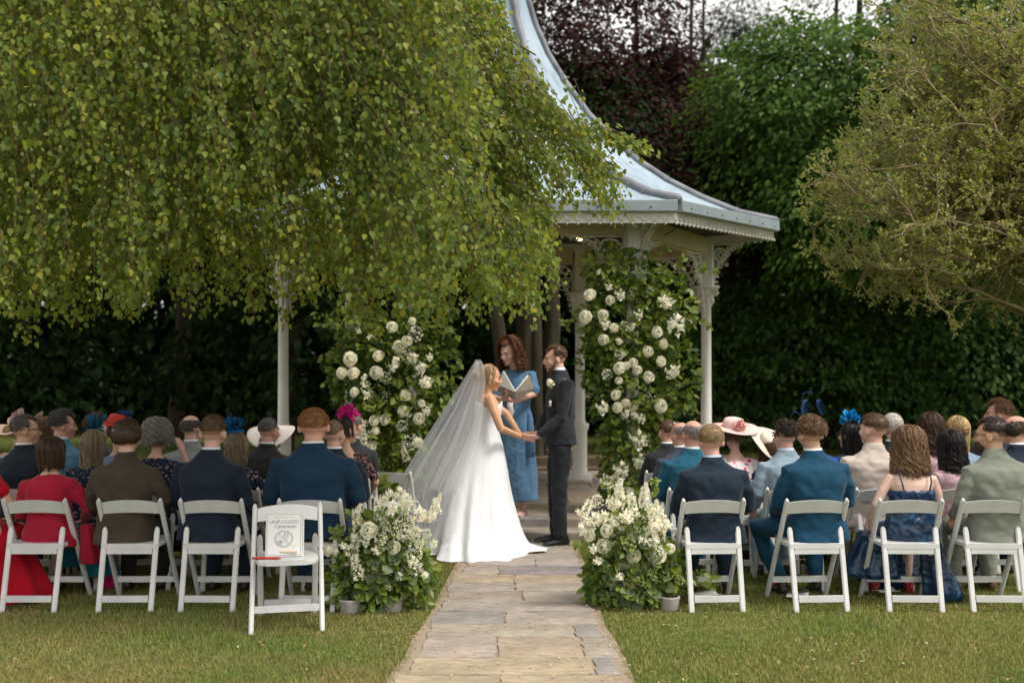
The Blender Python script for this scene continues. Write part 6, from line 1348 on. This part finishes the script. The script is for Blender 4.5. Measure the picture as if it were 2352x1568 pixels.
for (x, y, k_, s_) in ((1190, 395, 'rosew', 90), (1355, 345, 'rose', 80), (1385, 450, 'dome', 100), (1310, 510, 'rosew', 110), (1245, 560, 'rosew', 110), (1300, 610, 'dome', 90), (1350, 650, 'spray', 90), (850, 655, 'rose', 110), (1080, 628, 'rose', 90), (780, 770, 'rose', 90), (875, 770, 'rose', 95), (1060, 765, 'rose', 110), (1140, 810, 'dome', 80), (1210, 705, 'spray', 120), (1430, 735, 'spray', 100), (965, 810, 'spray', 60), (885, 925, 'rosew', 90), (1000, 935, 'spray', 80), (975, 865, 'spray', 60),
                       (1130, 960, 'baby', 120), (1300, 950, 'rose', 90), (1430, 1015, 'rosew', 80), (1280, 1080, 'rose', 100), (1410, 1140, 'rosew', 95), (1045, 1155, 'rose', 88), (1135, 1148, 'rose', 80), (1055, 1240, 'rose', 82), (1460, 850, 'spray', 100), (1010, 1020, 'lime', 100), (1340, 1330, 'dome', 110), (1400, 1335, 'rosew', 90), (1300, 1440, 'spike', 60), (1000, 1330, 'spike', 70), (1600, 855, 'lime', 50), (1550, 820, 'lime', 50), (1015, 480, 'spray', 45), (920, 425, 'spray', 40), (1240, 850, 'lime', 60), (1470, 1080, 'spray', 60), (960, 1180, 'spray', 60), (1270, 1200, 'dome', 80), (830, 1020, 'baby', 80), (1500, 640, 'spray', 50), (940, 1300, 'spike', 60), (1030, 1400, 'spike', 60)):
    q = z7(x, y); FL.append((q[0], q[1], k_, s_*.282*(rng.uniform(.68, .98) if 'rose' in k_ else 1.05), 0))
arrangement('flower_column', 'tall column of white roses and greenery behind the bride\'s veil', 'flower column', (-1.47, 10.22, 0), 'flower columns', 10.15,
    [(900, 900, 115, 130), (905, 790, 120, 75), (890, 1010, 110, 90), (930, 1080, 80, 60), (820, 740, 60, 30), (990, 740, 60, 40), (1010, 850, 40, 110), (790, 860, 30, 80)], 3700, .075, .30, FL, 32,
    trails=((820, 800, 735, 825), (800, 750, 722, 720), (820, 770, 730, 745), (960, 740, 1050, 770), (1010, 800, 1060, 835), (790, 900, 745, 880), (980, 720, 1040, 700)))
# aisle arrangements in low stone pots
def aisle_flowers(seed, pts, mirror):
    rs = np.random.default_rng(seed); return pts
def z4(x, y): return ((1380+x/2.614)*.9408, (950+y/2.614)*.9408)
AR = []
for (x, y, k_, s_) in ((580, 1035, 'rose', 112), (495, 1128, 'rose', 88), (360, 1090, 'rose', 78), (435, 1045, 'rose', 80), (245, 985, 'rose', 85), (668, 1000, 'rosew', 58), (265, 885, 'rose', 75), (155, 918, 'rosew', 62), (300, 945, 'dome', 80), (330, 1010, 'spray', 90), (435, 1100, 'rosew', 60), (545, 1170, 'lime', 72), (480, 1210, 'lime', 52), (405, 1215, 'lime', 62), (730, 1200, 'lime', 58), (635, 1165, 'lime', 56), (610, 1235, 'lime', 50), (300, 1218, 'spray', 60), (345, 1180, 'spray', 60),
                       (200, 700, 'dome', 85), (300, 720, 'spray', 100), (380, 880, 'spray', 110), (470, 860, 'dome', 90), (480, 820, 'rosew', 60), (540, 880, 'spray', 110), (570, 820, 'spike', 95), (620, 800, 'spike', 70), (600, 900, 'spike', 90), (430, 740, 'spike', 85), (500, 690, 'spike', 75), (350, 680, 'spike', 80), (130, 760, 'spike', 70), (120, 860, 'spray', 110), (180, 810, 'spray', 100), (240, 800, 'spray', 90), (250, 850, 'lime', 75), (410, 975, 'lime', 85), (430, 925, 'spray', 70), (345, 610, 'spike', 55), (520, 620, 'spike', 40), (585, 735, 'spike', 45), (500, 950, 'spray', 110), (180, 1000, 'spray', 55), (70, 970, 'lime', 60), (270, 1130, 'spray', 60), (640, 850, 'spray', 80), (560, 960, 'spray', 90), (390, 800, 'spray', 110), (310, 830, 'spray', 90), (210, 1080, 'spray', 60), (450, 1190, 'spray', 50), (85, 770, 'spray', 45)):
    q = z4(x, y); AR.append((q[0], q[1]+6, k_, s_*(.36 if 'rose' in k_ else .325), rs.uniform(-.02, .1)))
arrangement('flower_arrangement', 'low arrangement of white roses and green viburnum at the right side of the path', 'flower arrangement', (.80, 6.78, 0), 'aisle flower arrangements', 6.78,
    [(1450, 1260, 90, 80), (1450, 1335, 110, 65), (1530, 1310, 45, 60), (1385, 1310, 40, 65), (1440, 1215, 60, 50)], 1700, .058, .20, AR, 41,
    trails=((1560, 1340, 1645, 1325), (1540, 1350, 1625, 1352), (1370, 1370, 1335, 1402), (1380, 1340, 1330, 1260), (1500, 1150, 1505, 1110), (1400, 1180, 1390, 1100)), pale=1)
def z8(x, y): return ((780+x/4.125)*.9408, (1150+y/4.125)*.9408)
AL = []
for (x, y, k_, s_) in ((475, 910, 'rose', 140), (720, 880, 'rose', 150), (495, 570, 'rose', 150), (745, 740, 'rosew', 120), (85, 775, 'rose', 100), (960, 810, 'dome', 150), (620, 650, 'dome', 130), (375, 470, 'spike', 110), (385, 600, 'spike', 130), (340, 760, 'spike', 130), (300, 850, 'spike', 110), (380, 960, 'spike', 140), (400, 1050, 'spike', 120), (395, 350, 'spike', 60), (640, 1040, 'spike', 120), (590, 850, 'spray', 120), (580, 780, 'spray', 110), (680, 460, 'spray', 160), (650, 270, 'spray', 120), (700, 200, 'spray', 90), (860, 280, 'spray', 160), (800, 200, 'spray', 150), (960, 330, 'dome', 120), (1000, 420, 'spray', 170), (1100, 440, 'spray', 130), (1180, 340, 'spike', 90), (1140, 400, 'spike', 90), (880, 500, 'dome', 160), (800, 560, 'dome', 180), (950, 580, 'spray', 150), (900, 640, 'spray', 150), (780, 650, 'spray', 140), (1080, 600, 'dome', 90), (1100, 660, 'lime', 110), (840, 370, 'lime', 110), (890, 830, 'lime', 100), (1150, 710, 'spray', 90), (980, 940, 'spray', 150), (850, 980, 'spray', 130), (800, 1030, 'spray', 100), (570, 430, 'spray', 100), (580, 320, 'spike', 80), (700, 1140, 'spray', 100), (1060, 1020, 'spray', 80), (940, 890, 'spray', 110), (740, 340, 'spray', 130), (170, 790, 'spray', 70), (650, 540, 'spray', 130), (1000, 690, 'spray', 120), (560, 930, 'spray', 120), (470, 680, 'spray', 90), (1200, 250, 'spike', 55), (240, 730, 'spray', 80)):
    q = z8(x, y); AL.append((q[0], q[1]+6, k_, s_*(.228 if 'rose' in k_ else .205), rs.uniform(-.02, .1)))
arrangement('flower_arrangement', 'low arrangement of white delphiniums and cream roses at the left side of the path', 'flower arrangement', (-.86, 6.72, 0), 'aisle flower arrangements', 6.72,
    [(880, 1285, 95, 85), (860, 1350, 105, 60), (800, 1310, 45, 70), (945, 1310, 50, 65), (880, 1220, 60, 50)], 1700, .062, .20, AL, 42,
    trails=((790, 1250, 765, 1230), (960, 1340, 1010, 1330), (950, 1380, 990, 1400), (830, 1210, 800, 1185), (880, 1150, 880, 1100)), pale=1)
for (x, y, lab) in ((1445, 1400, 'pale stone pot under the right aisle flowers'), (1540, 1405, 'small stone pot at the outer edge of the right aisle flowers'), (800, 1412, 'pale stone pot under the left aisle flowers'), (900, 1408, 'stone pot nearest the path under the left aisle flowers')):
    p = at(x, y, gY(y)); t = thing('plant_pot', lab, 'pot', (p.x, p.y+.06, 0), 0, 'stone pots')
    MB().rev([(.001, .0), (.055, .0), (.062, .01), (.070, .07), (.074, .085), (.074, .095), (.064, .095), (.060, .08), (.001, .075)], 20).obj('bowl', M['pot'], t); MB().rev([(.001, .082), (.060, .082)], 16).obj('soil', M['bark'], t)
# boutonniere
petals('petals', bo, M['petal'], 30, .026, .03, (0, 0, 0), 5); o = mobj('rose', rose_mesh(1, 'cream_petal'), bo, loc=(-.01, -.02, .01)); o.scale = (.026,)*3; o.rotation_euler = Vector((-.4, -1, .3)).to_track_quat('Z', 'Y').to_euler()
o = mobj('leaf', leaves('leaf', np.array([[0, 0, -.01], [0.01, 0, -.01], [-.01, 0, 0]]), np.array([[.3, -.2, -1], [-.5, -.3, -.6], [.8, -.2, .1]]), np.array([[0, -1, 0]]*3), [.045]*3, 'oval', M['garden']), bo)

# ================================================================ the sign chair in front
sc_ = chair((657-1176)/F*6.28, 6.32, R(192), 'empty white folding chair facing us with a small sign on its seat', 'white folding chairs'); sx = (657-1176)/F*6.2
sg = thing('sign', 'small framed paper sign reading unplugged ceremony propped on the empty chair', 'sign'); tilt = Matrix.Rotation(R(-12), 4, 'X')
c_ = at(652, 1227, 6.22); sg.matrix_world = Matrix.Translation(c_) @ Matrix.Rotation(R(9), 4, 'Z') @ tilt
W_, H_ = .222, .268
MB().box((0, .006, 0), (W_, .006, H_)).obj('board', M['paper'], sg, False)
MB().box((.012, .014, -.002), (W_, .006, H_)).obj('back_board', M['paper'], sg, False)
def linebox(x0, z0, x1, z1, w_=.0014, mat='ink', name='printed_border', y=.0015):
    a, b_ = Vector((x0, y, z0)), Vector((x1, y, z1)); mb = MB(); mb.beam(a, b_, w_, .001, side=(b_-a).normalized().cross(Vector((0, 1, 0))), ch=.1); return mb
bd_ = MB(); hw, hh = W_/2-.008, H_/2-.008
for (x0, z0, x1, z1) in ((-hw, hh, hw, hh), (-hw, -hh, hw, -hh), (-hw, -hh, -hw, hh), (hw, -hh, hw, hh), (hw+.013, -hh, hw+.013, hh)):
    q = linebox(x0, z0, x1, z1, .0022); bd_.add(q.v, q.f)
bd_.obj('printed_border', M['ink'], sg, False)
def text(body, size, loc, mat, shear=0, spacing=1):
    cu = bpy.data.curves.new('t', 'FONT'); cu.body = body; cu.size = size; cu.align_x = 'CENTER'; cu.align_y = 'CENTER'; cu.extrude = .0003; cu.shear = shear; cu.space_character = spacing; cu.resolution_u = 3
    ob = bpy.data.objects.new('t', cu); COL.objects.link(ob); dg = bpy.context.evaluated_depsgraph_get(); me = bpy.data.meshes.new_from_object(ob.evaluated_get(dg)); bpy.data.objects.remove(ob); me.materials.clear(); me.materials.append(mat)
    o = mobj('printed_lettering', me, sg); o.rotation_euler = (R(90), 0, 0); o.location = loc; return o
text('UNPLUGGED', .030, (0, .002, .078), M['ink'], 0, 1.02); text('Ceremony', .034, (.004, .002, .050), M['ink'], .45, .9)
text('WELCOME TO OUR', .0125, (0, .002, .106), M['ink_pale'], 0, 1.2); text('OLIVER FOX & JAMES', .012, (0, .002, -.108), M['ink_pale'], 0, 1.2) if False else text('PLEASE TURN OFF PHONES', .010, (0, .002, -.108), M['ink_pale'], 0, 1.1) if False else None
em = MB(); zc = -.026
def ring_(cx, cz, rx, rz, th, n_=28):
    em.tube([(cx+rx*math.cos(a), .0015, cz+rz*math.sin(a)) for a in [2*math.pi*k/n_ for k in range(n_+1)]], th, 4, rnd=False)
ring_(0, zc, .056, .052, .0010); ring_(0, zc, .049, .045, .0010)
for d_ in (-.004, .004): em.tube([(-.034+d_, .0015, zc+.034+d_), (.034+d_, .0015, zc-.034+d_)], .0009, 4, rnd=False)
ring_(-.022, zc-.020, .010, .010, .0010, 14); ring_(-.022, zc-.020, .004, .004, .0014, 10)
for pts in (((-.042, -.008), (-.004, -.014), (-.008, -.038), (-.038, -.036), (-.042, -.008)), ((.002, .036), (.026, .036), (.026, .000), (.002, .000), (.002, .036)), ((.006, .030), (.022, .030), (.022, .012), (.006, .012), (.006, .030))):
    em.tube([(x_, .0015, zc+z_) for x_, z_ in pts], .0008, 4, rnd=False)
em.obj('printed_emblem', M['ink'], sg)
for (x0, z0, x1, z1) in ((-.085, .020, -.055, .026), (.045, -.068, .078, -.066), (.050, -.075, .074, -.074)): linebox(x0, z0, x1, z1, .0009).obj('printed_flourish', M['ink_pale'], sg, False)
es = thing('easel', 'little pale wood easel holding the ceremony sign', 'easel'); ez = .438; eb = Vector((c_.x, c_.y, ez)); es.location = eb
for (dx_, dy_) in ((-.06, -.005), (.06, -.005), (0, .09)):
    MB().beam((dx_, dy_, .0), (dx_*.35, dy_*.3+.035, .22), .012, .009, ch=.2).obj('leg', M['light_wood'], es, False)
MB().box((0, -.012, .030), (.17, .024, .010)).obj('ledge', M['light_wood'], es, False); MB().box((0, .012, .10), (.10, .008, .012)).obj('crossbar', M['light_wood'], es, False)
rp_ = thing('glasses_case', 'flat red case lying on the seat of the sign chair', 'case', tuple(at(612, 1288, 6.12)), R(3)); rp_.location.z = .446
MB().beam((-.085, 0, 0), (.085, 0, 0), .026, .014, side=(0, 1, 0), ch=.4).obj('shell', M['red_pen'], rp_); MB().box((.078, -.0, .001), (.006, .028, .016)).obj('clasp', M['gold'], rp_, False)
# ---- small things on the grass
def sheet(label, x, y, w_, d_, rz):
    p = at(x, y, gY(y)); t = thing('paper_sheet', label, 'paper', (p.x, p.y, .035), R(rz), 'ceremony sheets on the grass'); mb = MB(); n_ = 6; rg = []
    for j in range(n_+1): rg.append([((i/n_-.5)*w_, (j/n_-.5)*d_, .035*(i/n_-.5)**2+.02*math.sin(j*.9+i*.4)*.5) for i in range(n_+1)])
    o = mb.rings(rg, False, False).obj('sheet', M['paper'], t); md = o.modifiers.new('s', 'SOLIDIFY'); md.thickness = .0015
sheet('folded white sheet on the grass under the blond man\'s chair', 1618, 1376, .20, .14, 12); sheet('white sheet on the grass beneath the chair of the man in petrol blue', 1832, 1380, .14, .16, -20)
sheet('white sheet standing out under the chair of the man in sage linen', 2268, 1325, .12, .14, 30); sheet('white sheet on the grass below the woman in navy satin', 2035, 1368, .16, .12, 10)
gl = at(1850, 1350, 7.15); gt = thing('champagne_glass', 'champagne flute standing on the grass under the petrol blue man\'s chair', 'glass', (gl.x, 7.2, .012))
MB().rev([(.001, .0), (.032, .0), (.030, .004), (.005, .008), (.004, .085), (.012, .10), (.024, .13), (.027, .17), (.024, .215), (.023, .215), (.0255, .17), (.022, .13), (.001, .105)], 20).obj('flute', M['glass'], gt)
ds = rng.random(16)
dl = ['daisy lowest in the lawn, before the satin dress chair', 'daisy in the lawn before the petrol blue suit chair, lower of the pair there', 'tiny daisy just behind the legs of the petrol blue suit chair', 'daisy in the lawn between the petrol blue and satin chairs', 'daisy furthest toward the sage suit chair', 'daisy at the grass edge nearest the blond man\'s chair']
for i, (x, y) in enumerate(((1980, 1530), (1865, 1505), (1920, 1490), (1985, 1505), (2075, 1535), (1870, 1525))):
    p = at(x, y, gY(y)); t = thing('daisy', dl[i], 'daisy', (p.x, p.y, .0), 0, 'daisies in the lawn')
    MB().tube([(0, 0, 0), (0, 0, .03)], .001, 4).obj('stem', M['stem'], t); mobj('flower', leaves('flower', np.zeros((7, 3))+[0, 0, .03], np.array([[math.cos(a), math.sin(a), .1] for a in np.arange(7)*.9]), np.tile([0, 0, 1.], (7, 1)), [.009]*7, 'kite', M['petal']), t)
# red socks and pink bag glimpsed under the chairs
pm = [o for o in COL.objects if o.get('category') == 'person' and 'red socks' in o['label']][0]
for s_ in (-1, 1): MB().tube([(s_*.12, .438, .08), (s_*.12, .442, .135)] if s_ > 9 else ([(-.17, .345, .08), (-.175, .348, .135)] if s_ < 0 else [(.10, .405, .08), (.10, .41, .135)]), .050, 12, rnd=False).obj('sock', M['knit'], pm, color=(.5, .01, .02))
pb = at(258, 1345, 7.35); t = thing('handbag', 'bright pink handbag on the grass under the tweed-jacketed guest\'s chair', 'handbag', (pb.x, 7.3, 0)); mb = MB(); mb.loft([(.005, .07, .045, 0, 0), (.03, .085, .055, 0, 0), (.12, .08, .05, 0, 0), (.17, .055, .02, 0, 0)], 20); mb.obj('bag', M['knit'], t, color=(.55, .01, .13)); MB().tube([(-.05, 0, .16), (-.03, 0, .23), (.03, 0, .23), (.05, 0, .16)], .006, 6).obj('handle', M['knit'], t, color=(.45, .01, .10))
chair((897-1176)/F*8.66, 8.60, R(-6), 'empty white folding chair at the front left, just beside the veil', 'white folding chairs')
print('objects', len(COL.objects))
